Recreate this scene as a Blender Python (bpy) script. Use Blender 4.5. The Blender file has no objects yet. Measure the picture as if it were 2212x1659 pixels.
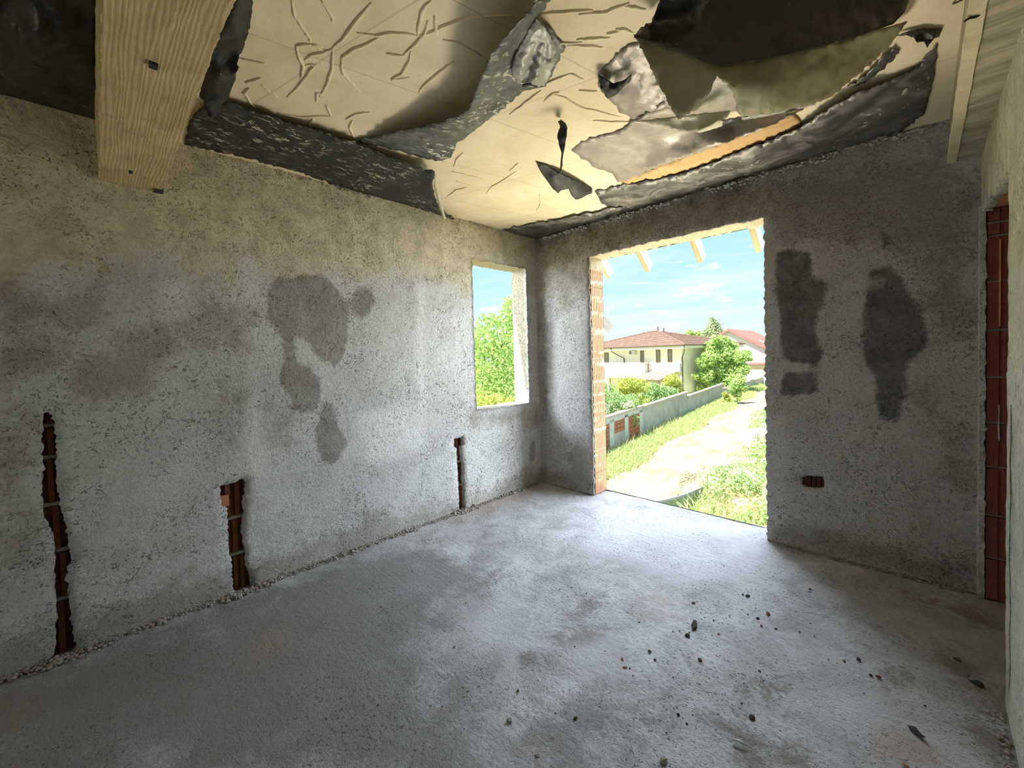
import bpy, bmesh, math, random
import numpy as np
from mathutils import Vector, Matrix, noise as mnoise
from mathutils.geometry import delaunay_2d_cdt
random.seed(7); RNG = np.random.default_rng(7)
C = bpy.context.scene.collection
sc = bpy.context.scene
# ------------------------------------------------------------------ camera
W, H = 2212, 1659
F = 891.798; SX, SY = -0.378, -35.841
CAM = np.array([3.061765, -3.515365, 1.45])
RT = np.array([0.71033454, 0.70328059, -0.02865756]); RT /= np.linalg.norm(RT)
UP = np.array([-8.2753e-04, 4.15490e-02, 9.99136e-01]); UP -= RT*(UP@RT); UP /= np.linalg.norm(UP)
FW = np.array([-0.70386373, 0.70969719, -0.0300957]); FW -= RT*(FW@RT)+UP*(FW@UP); FW /= np.linalg.norm(FW)
cd = bpy.data.cameras.new('camera'); cam = bpy.data.objects.new('camera', cd); C.objects.link(cam)
cam.matrix_world = Matrix(((RT[0], UP[0], -FW[0], CAM[0]), (RT[1], UP[1], -FW[1], CAM[1]), (RT[2], UP[2], -FW[2], CAM[2]), (0, 0, 0, 1)))
cd.sensor_width = 36; cd.lens = 36*F/W; cd.shift_x = -SX/W; cd.shift_y = SY/W; cd.clip_start = 0.02; cd.clip_end = 500
sc.camera = cam
# ------------------------------------------------------------------ exposure, sky, sun, lights
vs = sc.view_settings; vs.view_transform = 'Standard'; vs.look = 'None'; vs.exposure = 0.0; vs.gamma = 1.0; vs.use_curve_mapping = False
sc.cycles.use_denoising = True
sc.cycles.max_bounces = 10; sc.cycles.diffuse_bounces = 6
wd = bpy.data.worlds.new('sky'); sc.world = wd; wd.use_nodes = True
def light_sky():
    nt = wd.node_tree; N = nt.nodes; L = nt.links
    for n in list(N): N.remove(n)
    tc = N.new('ShaderNodeTexCoord'); sp = N.new('ShaderNodeSeparateXYZ'); L.new(tc.outputs['Generated'], sp.inputs[0])
    cr = N.new('ShaderNodeValToRGB'); L.new(sp.outputs['Z'], cr.inputs[0]); e = cr.color_ramp.elements
    e[0].position = 0.0; e[0].color = (0.78, 0.95, 0.98, 1); e[1].position = 0.75; e[1].color = (0.13, 0.42, 0.80, 1)
    for p, c in ((0.05, (0.74, 0.95, 0.99, 1)), (0.16, (0.55, 0.88, 0.98, 1)), (0.32, (0.40, 0.77, 0.97, 1))):
        x = e.new(p); x.color = c
    # clouds: streaky cirrus plus a few puffs
    dv = N.new('ShaderNodeVectorMath'); dv.operation = 'DIVIDE'; L.new(tc.outputs['Generated'], dv.inputs[0])
    ad = N.new('ShaderNodeMath'); ad.operation = 'ADD'; L.new(sp.outputs['Z'], ad.inputs[0]); ad.inputs[1].default_value = 0.12
    cb = N.new('ShaderNodeCombineXYZ')
    for i in range(3): L.new(ad.outputs[0], cb.inputs[i])
    L.new(cb.outputs[0], dv.inputs[1])
    m1 = N.new('ShaderNodeMapping'); m1.inputs['Scale'].default_value = (0.55, 1.0, 1.0); m1.inputs['Rotation'].default_value = (0, 0, 0.6); m1.inputs['Location'].default_value = (1.3, .4, 0)
    L.new(dv.outputs[0], m1.inputs[0])
    n1 = N.new('ShaderNodeTexNoise'); n1.inputs['Scale'].default_value = 1.3; n1.inputs['Detail'].default_value = 8; n1.inputs['Roughness'].default_value = 0.6; n1.inputs['Distortion'].default_value = .4; L.new(m1.outputs[0], n1.inputs[0])
    r1 = N.new('ShaderNodeMapRange'); r1.inputs['From Min'].default_value = 0.44; r1.inputs['From Max'].default_value = 0.70; r1.inputs['To Max'].default_value = 0.75; L.new(n1.outputs[0], r1.inputs[0])
    n2 = N.new('ShaderNodeTexNoise'); n2.inputs['Scale'].default_value = 2.6; n2.inputs['Detail'].default_value = 7; n2.inputs['Roughness'].default_value = 0.52; L.new(dv.outputs[0], n2.inputs[0])
    r2 = N.new('ShaderNodeMapRange'); r2.inputs['From Min'].default_value = 0.565; r2.inputs['From Max'].default_value = 0.65; L.new(n2.outputs[0], r2.inputs[0])
    mx = N.new('ShaderNodeMath'); mx.operation = 'MAXIMUM'; L.new(r1.outputs[0], mx.inputs[0]); L.new(r2.outputs[0], mx.inputs[1])
    mi = N.new('ShaderNodeMix'); mi.data_type = 'RGBA'; L.new(mx.outputs[0], mi.inputs[0]); L.new(cr.outputs[0], mi.inputs[6]); mi.inputs[7].default_value = (0.98, 1.0, 1.0, 1)
    bg = N.new('ShaderNodeBackground'); L.new(mi.outputs[2], bg.inputs[0]); bg.inputs[1].default_value = 1.1
    out = N.new('ShaderNodeOutputWorld'); L.new(bg.outputs[0], out.inputs[0])
light_sky()
def lamp(name, kind, loc, aim, energy, color, **kw):
    d = bpy.data.lights.new(name, kind); d.energy = energy; d.color = color
    for k, v in kw.items(): setattr(d, k, v)
    o = bpy.data.objects.new(name, d); C.objects.link(o); o.location = loc
    o.rotation_euler = Vector(aim).to_track_quat('-Z', 'Y').to_euler(); return o
lamp('sun', 'SUN', (0, 0, 20), (1, 3.5, -5.8), 15.0, (1.0, 0.95, 0.84), angle=0.0095)
# area lamps added out of view to brighten the room beyond sun and sky
lamp('fill_door_high', 'AREA', (1.1, 3.3, 4.6), (0.10, -1.0, -0.78), 800, (0.70, 0.83, 1.0), shape='RECTANGLE', size=4.2, size_y=2.0)
lamp('fill_door_low', 'AREA', (1.3, 1.7, -1.35), (0.1, -1.0, 1.25), 430, (1.0, 0.88, 0.67), shape='RECTANGLE', size=3.0, size_y=1.6)
lamp('fill_window', 'AREA', (-2.2, -2.5, 2.7), (1.0, 0.85, -0.45), 260, (0.80, 0.90, 1.0), shape='RECTANGLE', size=1.6, size_y=1.4)
lamp('fill_side', 'AREA', (6.3, 4.3, 2.7), (-1.0, -0.75, -0.18), 1500, (0.80, 0.90, 1.0), shape='RECTANGLE', size=4.0, size_y=3.0)
lamp('fill_behind', 'AREA', (1.7, -6.7, 1.5), (0.12, 1.0, -0.02), 11, (1.0, 0.93, 0.80), shape='RECTANGLE', size=1.6, size_y=1.8)

# ------------------------------------------------------------------ rays on real planes (used to measure positions)
def ray(u, v):
    return FW + RT*((u-W/2-SX)/F) - UP*((v-H/2-SY)/F)
def hit(u, v, P0, n):
    d = ray(u, v); n = np.array(n, float); t = ((np.array(P0)-CAM)@n)/(d@n); return CAM+t*d
def onz(u, v, z): return hit(u, v, (0, 0, z), (0, 0, 1))
def onx(u, v, x): return hit(u, v, (x, 0, 0), (1, 0, 0))
def ony(u, v, y): return hit(u, v, (0, y, 0), (0, 1, 0))
def dep(u, v, t): return CAM+t*ray(u, v)
HC = 2.736   # ceiling height
XR = 3.30    # right wall
ZG = -3.0    # ground outside
TL, TB = 0.2175, 0.24
# ------------------------------------------------------------------ materials
class NT:
    def __init__(s, name):
        s.m = bpy.data.materials.new(name); s.m.use_nodes = True; s.t = s.m.node_tree; s.N = s.t.nodes; s.L = s.t.links
        s.b = s.N['Principled BSDF']; s.b.inputs['Roughness'].default_value = .9; s.b.inputs['Specular IOR Level'].default_value = .2
        s.tc = s.N.new('ShaderNodeTexCoord'); s.obj = s.tc.outputs['Object']
    def put(s, sock, v):
        if isinstance(v, bpy.types.NodeSocket): s.L.new(v, sock)
        elif isinstance(v, (tuple, list)) and sock.type == 'RGBA': sock.default_value = (*v[:3], 1)
        else: sock.default_value = v
    def map(s, scale=(1, 1, 1), rot=(0, 0, 0), loc=(0, 0, 0), src=None):
        n = s.N.new('ShaderNodeMapping'); s.L.new(src or s.obj, n.inputs[0]); n.inputs['Scale'].default_value = scale; n.inputs['Rotation'].default_value = rot; n.inputs['Location'].default_value = loc; return n.outputs[0]
    def noise(s, scale, detail=4, rough=.55, dist=0, vec=None):
        n = s.N.new('ShaderNodeTexNoise'); s.L.new(vec or s.obj, n.inputs[0]); n.inputs['Scale'].default_value = scale; n.inputs['Detail'].default_value = detail; n.inputs['Roughness'].default_value = rough; n.inputs['Distortion'].default_value = dist; return n.outputs[0]
    def vor(s, scale, vec=None, feat='F1', out='Distance', rnd=1):
        n = s.N.new('ShaderNodeTexVoronoi'); n.feature = feat; s.L.new(vec or s.obj, n.inputs[0]); n.inputs['Scale'].default_value = scale; n.inputs['Randomness'].default_value = rnd; return n.outputs[out]
    def wave(s, scale, dist, vec=None, kind='BANDS', axis='X', detail=2):
        n = s.N.new('ShaderNodeTexWave'); n.wave_type = kind
        if kind == 'BANDS': n.bands_direction = axis
        s.L.new(vec or s.obj, n.inputs[0]); n.inputs['Scale'].default_value = scale; n.inputs['Distortion'].default_value = dist; n.inputs['Detail'].default_value = detail; return n.outputs[1]
    def rng(s, v, a, b, c=0., d=1., smooth=False):
        n = s.N.new('ShaderNodeMapRange'); n.interpolation_type = 'SMOOTHSTEP' if smooth else 'LINEAR'
        for i, x in zip(('Value', 'From Min', 'From Max', 'To Min', 'To Max'), (v, a, b, c, d)): s.put(n.inputs[i], x)
        return n.outputs[0]
    def ma(s, op, a, b=0.):
        n = s.N.new('ShaderNodeMath'); n.operation = op; s.put(n.inputs[0], a); s.put(n.inputs[1], b); return n.outputs[0]
    def mix(s, f, a, b, mode='MIX'):
        n = s.N.new('ShaderNodeMix'); n.data_type = 'RGBA'; n.blend_type = mode; s.put(n.inputs[0], f); s.put(n.inputs[6], a); s.put(n.inputs[7], b); return n.outputs[2]
    def attr(s, name):
        n = s.N.new('ShaderNodeAttribute'); n.attribute_name = name; return n.outputs['Fac']
    def bump(s, h, st=.5, dist=.01, prev=None):
        n = s.N.new('ShaderNodeBump'); s.put(n.inputs['Height'], h); n.inputs['Strength'].default_value = st; n.inputs['Distance'].default_value = dist
        if prev is not None: s.L.new(prev, n.inputs['Normal'])
        return n.outputs[0]
    def done(s, col, rough=None, nrm=None, **kw):
        s.put(s.b.inputs['Base Color'], col)
        if rough is not None: s.put(s.b.inputs['Roughness'], rough)
        if nrm is not None: s.L.new(nrm, s.b.inputs['Normal'])
        for k, v in kw.items(): s.put(s.b.inputs[k.replace('_', ' ')], v)
        return s.m

def plaster(name, light, tan, dark, pits=1.0, seed=0., damp_mul=(.42, .41, .40), tan_attr=True):
    t = NT(name)
    o = t.map(loc=(seed, seed*.7, seed*.3))
    big = t.noise(1.6, 6, .6, .3, o); med = t.noise(7, 6, .65, .4, o); fine = t.noise(45, 5, .7, .2, o); vfine = t.noise(170, 3, .6, 0, o)
    jit = t.ma('ADD', t.ma('MULTIPLY', t.ma('SUBTRACT', med, .5), .16), t.ma('MULTIPLY', t.ma('SUBTRACT', fine, .5), .07))
    col = t.mix(t.rng(big, .35, .68), light, tuple(x*.80 for x in light))
    if tan_attr:
        mw = t.rng(t.ma('ADD', t.attr('warm'), t.ma('MULTIPLY', jit, 2.8)), -.10, .14, 0, 1, True)
        tv = t.mix(t.rng(med, .35, .7), tan, tuple(x*.74 for x in tan))
        col = t.mix(mw, col, tv)
    else:
        col = t.mix(t.rng(med, .45, .72, 0, .5), col, tan)
    md = t.rng(t.ma('ADD', t.attr('damp'), t.ma('MULTIPLY', jit, .45)), -.018, .018, 0, 1, True)
    col = t.mix(t.ma('MULTIPLY', md, t.rng(med, .3, .7, .75, 1.)), col, damp_mul, 'MULTIPLY')
    mf = t.rng(t.ma('ADD', t.attr('faint'), t.ma('MULTIPLY', jit, 2.0)), -.08, .10, 0, .9, True)
    col = t.mix(mf, col, (.64, .61, .57), 'MULTIPLY')
    mp = t.rng(t.ma('ADD', t.attr('pale'), t.ma('MULTIPLY', jit, 1.4)), -.05, .06, 0, .7, True)
    col = t.mix(mp, col, tuple(min(1, x*1.25) for x in light))
    # torn worm-like pits of the rough coat, in patches
    wv = t.map((1, 1, 1), (.3, .2, .5), src=o)
    pit = t.noise(48, 3, .58, 1.5, wv)
    area = t.rng(t.noise(3.1, 4, .6, .5, o), .38, .60, .12, 1.)
    pm = t.ma('MULTIPLY', t.rng(pit, .42, .35), area)
    col = t.mix(t.ma('MULTIPLY', pm, .75*pits), col, dark)
    col = t.mix(t.rng(fine, .38, .66, .0, .42), col, (.60, .58, .54), 'MULTIPLY'); col = t.mix(t.rng(med, .44, .64, 0, .32), col, (.66, .64, .58), 'MULTIPLY')
    col = t.mix(t.attr('reveal'), col, (.60, .51, .36))
    hgt = t.ma('ADD', t.ma('ADD', t.ma('MULTIPLY', fine, .9), t.ma('MULTIPLY', vfine, .3)), t.ma('MULTIPLY', pm, -.9))
    n1 = t.bump(med, .5, .04); n2 = t.bump(hgt, .95, .022, n1)
    return t.done(col, .95, n2)

M = {}
M['plaster_left'] = plaster('plaster_left', (.80, .79, .78), (.88, .78, .59), (.15, .13, .10), 1.0, 0., (.50, .47, .43))
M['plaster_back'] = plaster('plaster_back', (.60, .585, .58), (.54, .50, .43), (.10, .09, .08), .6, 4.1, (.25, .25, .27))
M['plaster_right'] = plaster('plaster_right', (.86, .86, .78), (.80, .77, .62), (.16, .15, .12), .7, 9.3)
def floor_mat():
    t = NT('floor_screed')
    big = t.noise(.9, 6, .62, .4); med = t.noise(4.5, 7, .68, .5); fine = t.noise(55, 5, .7); vf = t.noise(210, 3, .6)
    col = t.mix(t.rng(big, .36, .64), (.60, .60, .62), (.43, .42, .42))
    col = t.mix(t.rng(med, .40, .68, 0, .8), col, (.27, .26, .25)); col = t.mix(t.rng(fine, .45, .68, 0, .35), col, (.22, .21, .20))
    jit = t.ma('ADD', t.ma('MULTIPLY', t.ma('SUBTRACT', med, .5), .5), t.ma('MULTIPLY', t.ma('SUBTRACT', fine, .5), .22))
    dirt = t.rng(t.ma('ADD', t.attr('dirt'), jit), -.04, .08, 0, .85, True)
    col = t.mix(dirt, col, (.215, .19, .165))
    dk = t.rng(t.ma('ADD', t.attr('dim'), t.ma('MULTIPLY', jit, 1.8)), -.18, .25, 0, .8, True)  # shade away from the door painted darker into the floor colour
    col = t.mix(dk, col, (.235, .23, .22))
    pale = t.rng(t.ma('ADD', t.attr('pale'), jit), -.06, .12, 0, .6, True)
    col = t.mix(pale, col, (.62, .62, .645))
    rust = t.rng(t.ma('ADD', t.attr('rust'), jit), -.05, .10, 0, .45, True)
    col = t.mix(rust, col, (.40, .30, .235))
    sp = t.noise(85, 2, .5, .6)
    col = t.mix(t.ma('MULTIPLY', t.rng(sp, .40, .33), t.rng(t.noise(2.3, 4), .40, .6, .15, 1)), col, (.12, .11, .10))
    scr = t.noise(30, 3, .6, .3, t.map((.09, 1, 1), (0, 0, .95)))
    h = t.ma('ADD', t.ma('ADD', t.ma('MULTIPLY', fine, .8), t.ma('MULTIPLY', vf, .35)), t.ma('MULTIPLY', scr, .4))
    return t.done(col, t.rng(med, .3, .7, .62, .85), t.bump(h, .9, .014, t.bump(med, .5, .04)), Specular_IOR_Level=.35)
M['floor'] = floor_mat()
def ceil_mat():
    t = NT('cast_concrete_cream')
    med = t.noise(3, 5, .6, .6); fine = t.noise(26, 4, .6); st = t.noise(9, 4, .65, 1.1)
    col = t.mix(t.rng(med, .35, .68), (.80, .70, .52), (.68, .57, .40))
    col = t.mix(t.rng(st, .66, .80, 0, .5), col, (.55, .38, .16))
    col = t.mix(t.rng(fine, .62, .74, 0, .3), col, (.48, .40, .30))
    # fine joint lines left by the shuttering sheets
    l1 = t.wave(.55, .25, t.map(rot=(0, 0, .18)), axis='X', detail=1); col = t.mix(t.rng(l1, .0007, .0, 0, .5), col, (.42, .34, .24))
    l2 = t.wave(.42, .2, t.map(rot=(0, 0, -.25)), axis='Y', detail=1); col = t.mix(t.rng(l2, .0005, .0, 0, .45), col, (.42, .34, .24))
    return t.done(col, .8, t.bump(t.ma('ADD', fine, t.ma('MULTIPLY', st, .6)), .25, .008))
M['ceiling'] = ceil_mat()
def film(name, base, rough=.38, fleck=(.55, .50, .40), amt=.5, scale=16., back=None, dust=(.25, .24, .22), dustamt=.3, spec=.5):
    t = NT(name)
    f = t.noise(scale, 5, .62, .9, t.map((1, .55, 1), (0, 0, .7))); a = t.rng(t.noise(2.6, 4, .6, .4), .42, .62)
    w = t.noise(5, 5, .6, 1.4); cr = t.noise(40, 4, .65, .8)
    thr = .74-.14*amt
    col = t.mix(t.ma('MULTIPLY', t.rng(w, .42, .68), dustamt), base, dust)
    col = t.mix(t.ma('MULTIPLY', t.rng(f, thr, thr+.035), a), col, fleck)
    rg = t.rng(w, .3, .7, rough*.8, min(1, rough*1.4))
    return t.done(col, rg, t.bump(cr, .22, .006, t.bump(w, .12, .03)), Specular_IOR_Level=spec)
M['film_black'] = film('film_black', (.022, .022, .022), .5, amt=.75, dustamt=.12, spec=.22)
M['film_flecked'] = film('film_flecked', (.026, .028, .030), .55, (.50, .45, .33), 1.25, 30, dustamt=.14, spec=.22)
M['film_sag'] = film('film_sag', (.060, .065, .064), .42, (.66, .62, .52), 1.3, 26, dust=(.22, .23, .215), dustamt=.55, spec=.3)
M['film_dark'] = film('film_dark', (.024, .021, .017), .36, (.40, .36, .27), .75, 11, dust=(.07, .06, .05))
M['film_olive'] = film('film_olive', (.25, .225, .12), .55, (.42, .38, .24), .15, 40, dust=(.16, .145, .08), dustamt=.5)
M['film_grey'] = film('film_grey', (.35, .31, .265), .32, (.66, .60, .50), .55, 12, dust=(.20, .17, .15), dustamt=.7)
M['film_edge'] = film('film_edge', (.06, .058, .056), .36, (.55, .51, .44), .9, 22, dust=(.27, .25, .23), dustamt=.7)
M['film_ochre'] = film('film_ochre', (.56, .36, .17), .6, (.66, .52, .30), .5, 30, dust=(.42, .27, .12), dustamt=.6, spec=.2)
M['film_pale'] = film('film_pale', (.50, .47, .34), .5, (.7, .68, .56), .1, 40, dust=(.62, .60, .48), dustamt=.5)
M['film_crease'] = film('film_crease', (.30, .30, .29), .32, (.70, .68, .60), .6, 30, dust=(.60, .57, .50), dustamt=.5)
def beam_mat():
    t = NT('beam_concrete_grain')
    d = t.noise(2.5, 3, .5, 0)
    v = t.map((1, 1, 1)); 
    g = t.wave(24, 9, t.map((.10, 1, 1), (0, 0, .03)), axis='Y', detail=3)
    fn = t.noise(44, 5, .65, .4, t.map((.14, 1, 1)))
    med = t.noise(4, 5, .62, .7)
    col = t.mix(t.rng(med, .35, .68), (.66, .51, .30), (.50, .38, .20))
    col = t.mix(t.rng(g, .1, .7, .42, 0), col, (.36, .27, .15))
    col = t.mix(t.rng(fn, .50, .72, 0, .5), col, (.33, .24, .13))
    ch = t.rng(t.noise(9, 4, .6, .3), .63, .72, 0, .5); col = t.mix(ch, col, (.27, .235, .15))
    return t.done(col, .85, t.bump(t.ma('ADD', t.ma('MULTIPLY', g, .6), fn), .35, .008))
M['beam'] = beam_mat()
def flat(name, col, rough=.8, var=.25, scale=8, bump=.2, bscale=40, **kw):
    t = NT(name); n = t.noise(scale, 5, .62, .4); f = t.noise(bscale, 4, .6)
    c = t.mix(t.rng(n, .3, .7), tuple(min(1, x*(1+var*.4)) for x in col), tuple(x*(1-var) for x in col))
    return t.done(c, rough, t.bump(f, bump, .01), **kw)
def brushed():
    t = NT('concrete_brushed')
    s = t.noise(16, 5, .65, .5, t.map((.22, 1, 1), (0, 0, .75))); f = t.noise(60, 4, .65)
    col = t.mix(t.rng(s, .38, .66), (.50, .45, .33), (.28, .25, .17))
    return t.done(col, .92, t.bump(t.ma('ADD', s, t.ma('MULTIPLY', f, .4)), .7, .012))
M['brushed'] = brushed()
M['beam_smooth'] = flat('beam_smooth', (.40, .35, .26), .85, .3, 3, .15)
M['edge_strip'] = flat('edge_strip', (.72, .62, .42), .8, .25, 6, .3)
M['dark_plug'] = flat('dark_plug', (.05, .05, .06), .7)
def brick(name, a, b, mort=None):
    t = NT(name); n = t.noise(14, 5, .65, .3); f = t.noise(90, 3, .6)
    st = t.noise(60, 3, .6, 0, t.map((1, 1, .06)))
    col = t.mix(t.rng(n, .32, .7), a, b); col = t.mix(t.rng(st, .55, .7, 0, .3), col, tuple(x*.6 for x in b))
    return t.done(col, .88, t.bump(t.ma('ADD', f, st), .3, .006))
M['brick_orange'] = brick('brick_orange', (.52, .27, .165), (.42, .20, .115))
M['brick_red'] = brick('brick_red', (.26, .085, .055), (.16, .05, .035))
M['brick_chase'] = brick('brick_chase', (.25, .10, .055), (.13, .05, .03))
M['brick_shaded'] = brick('brick_shaded', (.11, .045, .03), (.06, .025, .02))  # pocket shade put into a darker copy of the brick colour
M['brick_soffit'] = brick('brick_soffit', (.66, .30, .11), (.5, .2, .08))
M['brick_far'] = brick('brick_far', (.48, .20, .12), (.36, .15, .09))
M['mortar'] = flat('mortar', (.50, .47, .43), .95, .35, 20, .8, 60)
M['crust'] = flat('crust', (.66, .65, .62), .95, .4, 25, .8, 70)
M['rubble'] = flat('rubble', (.36, .32, .28), .95, .5, 40, .5)
M['rubble_red'] = flat('rubble_red', (.24, .10, .07), .9, .4, 40, .4)
M['stone_dark'] = flat('stone_dark', (.09, .085, .07), .9, .5, 40, .7)
M['stone_pale'] = flat('stone_pale', (.45, .43, .38), .9, .4, 40, .7)
M['chip_orange'] = flat('chip_orange', (.42, .22, .15), .9, .3, 40, .4)
M['splinter'] = flat('splinter', (.55, .57, .58), .7, .2, 30, .3)
M['wire'] = flat('wire', (.025, .02, .018), .6, .3, 30, .3)
M['fresh_timber'] = None
def timber():
    t = NT('fresh_timber'); g = t.wave(6, 3, t.map((1, .2, .8)), axis='X', detail=3); n = t.noise(5, 4)
    col = t.mix(t.rng(g, .2, .8), (.58, .44, .26), (.48, .34, .18)); return t.done(t.mix(t.rng(n, .4, .7, 0, .4), col, (.62, .50, .33)), .7)
M['fresh_timber'] = timber()
M['grey_timber'] = flat('grey_timber', (.22, .21, .195), .85, .3, 6)
# outdoors
def leafmat(name, a, b, trans=.35):
    t = NT(name); n = t.noise(1.6, 3, .6); f = t.noise(14, 2, .6)
    col = t.mix(t.ma('ADD', t.ma('MULTIPLY', n, .6), t.ma('MULTIPLY', f, .45)), a, b)
    t.done(col, .75)
    tr = t.N.new('ShaderNodeBsdfTranslucent'); t.L.new(col, tr.inputs[0]); ms = t.N.new('ShaderNodeMixShader'); ms.inputs[0].default_value = trans
    t.L.new(t.b.outputs[0], ms.inputs[1]); t.L.new(tr.outputs[0], ms.inputs[2]); t.L.new(ms.outputs[0], t.N['Material Output'].inputs[0]); return t.m
M['leaf_tree'] = leafmat('leaf_tree', (.32, .50, .18), (.62, .76, .32))
M['leaf_willow'] = leafmat('leaf_willow', (.26, .44, .13), (.56, .70, .27))
M['leaf_hedge'] = leafmat('leaf_hedge', (.32, .42, .10), (.70, .70, .22))
M['leaf_bush'] = leafmat('leaf_bush', (.24, .42, .17), (.52, .66, .34))
M['leaf_birch'] = leafmat('leaf_birch', (.34, .46, .26), (.56, .64, .40))
M['grass'] = leafmat('grass', (.38, .50, .20), (.64, .72, .36))
M['weed'] = leafmat('weed', (.28, .46, .17), (.58, .70, .34))
M['dry_grass'] = leafmat('dry_grass', (.55, .44, .22), (.75, .62, .36), .2)
M['flower'] = flat('flower', (.80, .82, .74), .8)
M['bark'] = flat('bark', (.16, .12, .08), .9)
def ground_mat():
    t = NT('field_soil'); n = t.noise(.9, 6, .62, .4); f = t.noise(12, 5, .7)
    col = t.mix(t.rng(n, .38, .62), (.30, .34, .12), (.46, .40, .22)); return t.done(t.mix(t.rng(f, .4, .7, 0, .5), col, (.22, .27, .07)), .95, t.bump(f, .6, .05))
M['ground'] = ground_mat()
def road_mat():
    t = NT('sandy_track'); n = t.noise(.7, 6, .62, .6); f = t.noise(9, 6, .7); s = t.noise(2.2, 5, .65, .5, t.map((1, .22, 1), (0, 0, .15)))
    col = t.mix(t.rng(n, .35, .65), (.44, .38, .28), (.33, .27, .185))
    col = t.mix(t.rng(s, .52, .66, 0, .7), col, (.25, .18, .11)); col = t.mix(t.rng(f, .54, .68, 0, .55), col, (.26, .20, .12))
    return t.done(col, .95, t.bump(f, .7, .05))
M['road'] = road_mat()
M['house_cream'] = flat('house_cream', (.86, .83, .74), .9, .1, 1.5, .1)
M['house_white'] = flat('house_white', (.62, .61, .58), .9, .1, 2, .1)
M['annex_wall'] = flat('annex_wall', (.62, .50, .42), .9, .1, 2, .1)
M['house_blue'] = flat('house_blue', (.74, .77, .82), .9, .1, 2, .1)
M['fascia'] = flat('fascia', (.72, .74, .68), .8, .1)
M['roof_brown'] = flat('roof_brown', (.23, .15, .125), .85, .3, 2.5, .3, 12)
M['roof_red'] = flat('roof_red', (.36, .16, .145), .6, .2, 3)
M['pipe_brown'] = flat('pipe_brown', (.13, .095, .075), .6)
M['frame_brown'] = flat('frame_brown', (.20, .15, .11), .6)
M['pane'] = flat('pane', (.10, .10, .09), .12, .3, 1.0, .02, Specular_IOR_Level=.6)
M['curtain'] = flat('curtain', (.26, .24, .21), .5, .2, 3)
M['ac_white'] = flat('ac_white', (.62, .62, .60), .6, .05)
M['ac_dark'] = flat('ac_dark', (.06, .07, .08), .6)
M['canopy'] = flat('canopy', (.34, .27, .20), .7, .25, 3)
M['wall_concrete'] = flat('wall_concrete', (.50, .49, .45), .92, .28, 1.3, .3, 20)
M['wall_coping'] = flat('wall_coping', (.52, .45, .38), .9, .2, 3)
M['wall_post'] = flat('wall_post', (.60, .63, .62), .92, .2, 3, .4)
M['pale_heap'] = flat('pale_heap', (.66, .64, .60), .9, .1, 6, .3)
M['net_board'] = flat('net_board', (.26, .27, .27), .8, .3, 5)
M['net'] = flat('net', (.20, .25, .14), .9, .3, 4)
M['white_pipe'] = flat('white_pipe', (.55, .57, .58), .6, .05)
M['clod'] = flat('clod', (.40, .32, .22), .95, .4, 9, .8)
# ------------------------------------------------------------------ building helpers
def link(name, me, mat, parent=None, loc=None, **props):
    o = bpy.data.objects.new(name, me); C.objects.link(o)
    if mat is not None and len(me.materials) == 0: me.materials.append(mat)
    if loc is not None: o.location = loc
    if parent is not None:
        o.parent = parent; o.matrix_parent_inverse = Matrix.Translation(-wloc(parent))
    for k, v in props.items(): o[k] = v
    return o
def wloc(o):
    v = Vector(o.location)
    if o.parent is not None: v = o.matrix_parent_inverse.translation + v + wloc(o.parent)
    return v
def root(name, loc, label, cat, group=None):
    o = bpy.data.objects.new(name, None); C.objects.link(o); o.location = loc; o.empty_display_size = .1
    o['label'] = label; o['category'] = cat
    if group: o['group'] = group
    return o
def tag(o, label, cat, group=None):
    o['label'] = label; o['category'] = cat
    if group: o['group'] = group
    return o
def meshnp(name, V, Fc, smooth=False, attrs=None):
    me = bpy.data.meshes.new(name); V = np.asarray(V, float); me.from_pydata([tuple(v) for v in V], [], [tuple(int(i) for i in f) for f in Fc])
    if attrs:
        for k, a in attrs.items():
            at = me.attributes.new(k, 'FLOAT', 'POINT'); at.data.foreach_set('value', np.asarray(a, np.float32))
    if smooth: me.polygons.foreach_set('use_smooth', [True]*len(me.polygons))
    me.update(); return me
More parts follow.
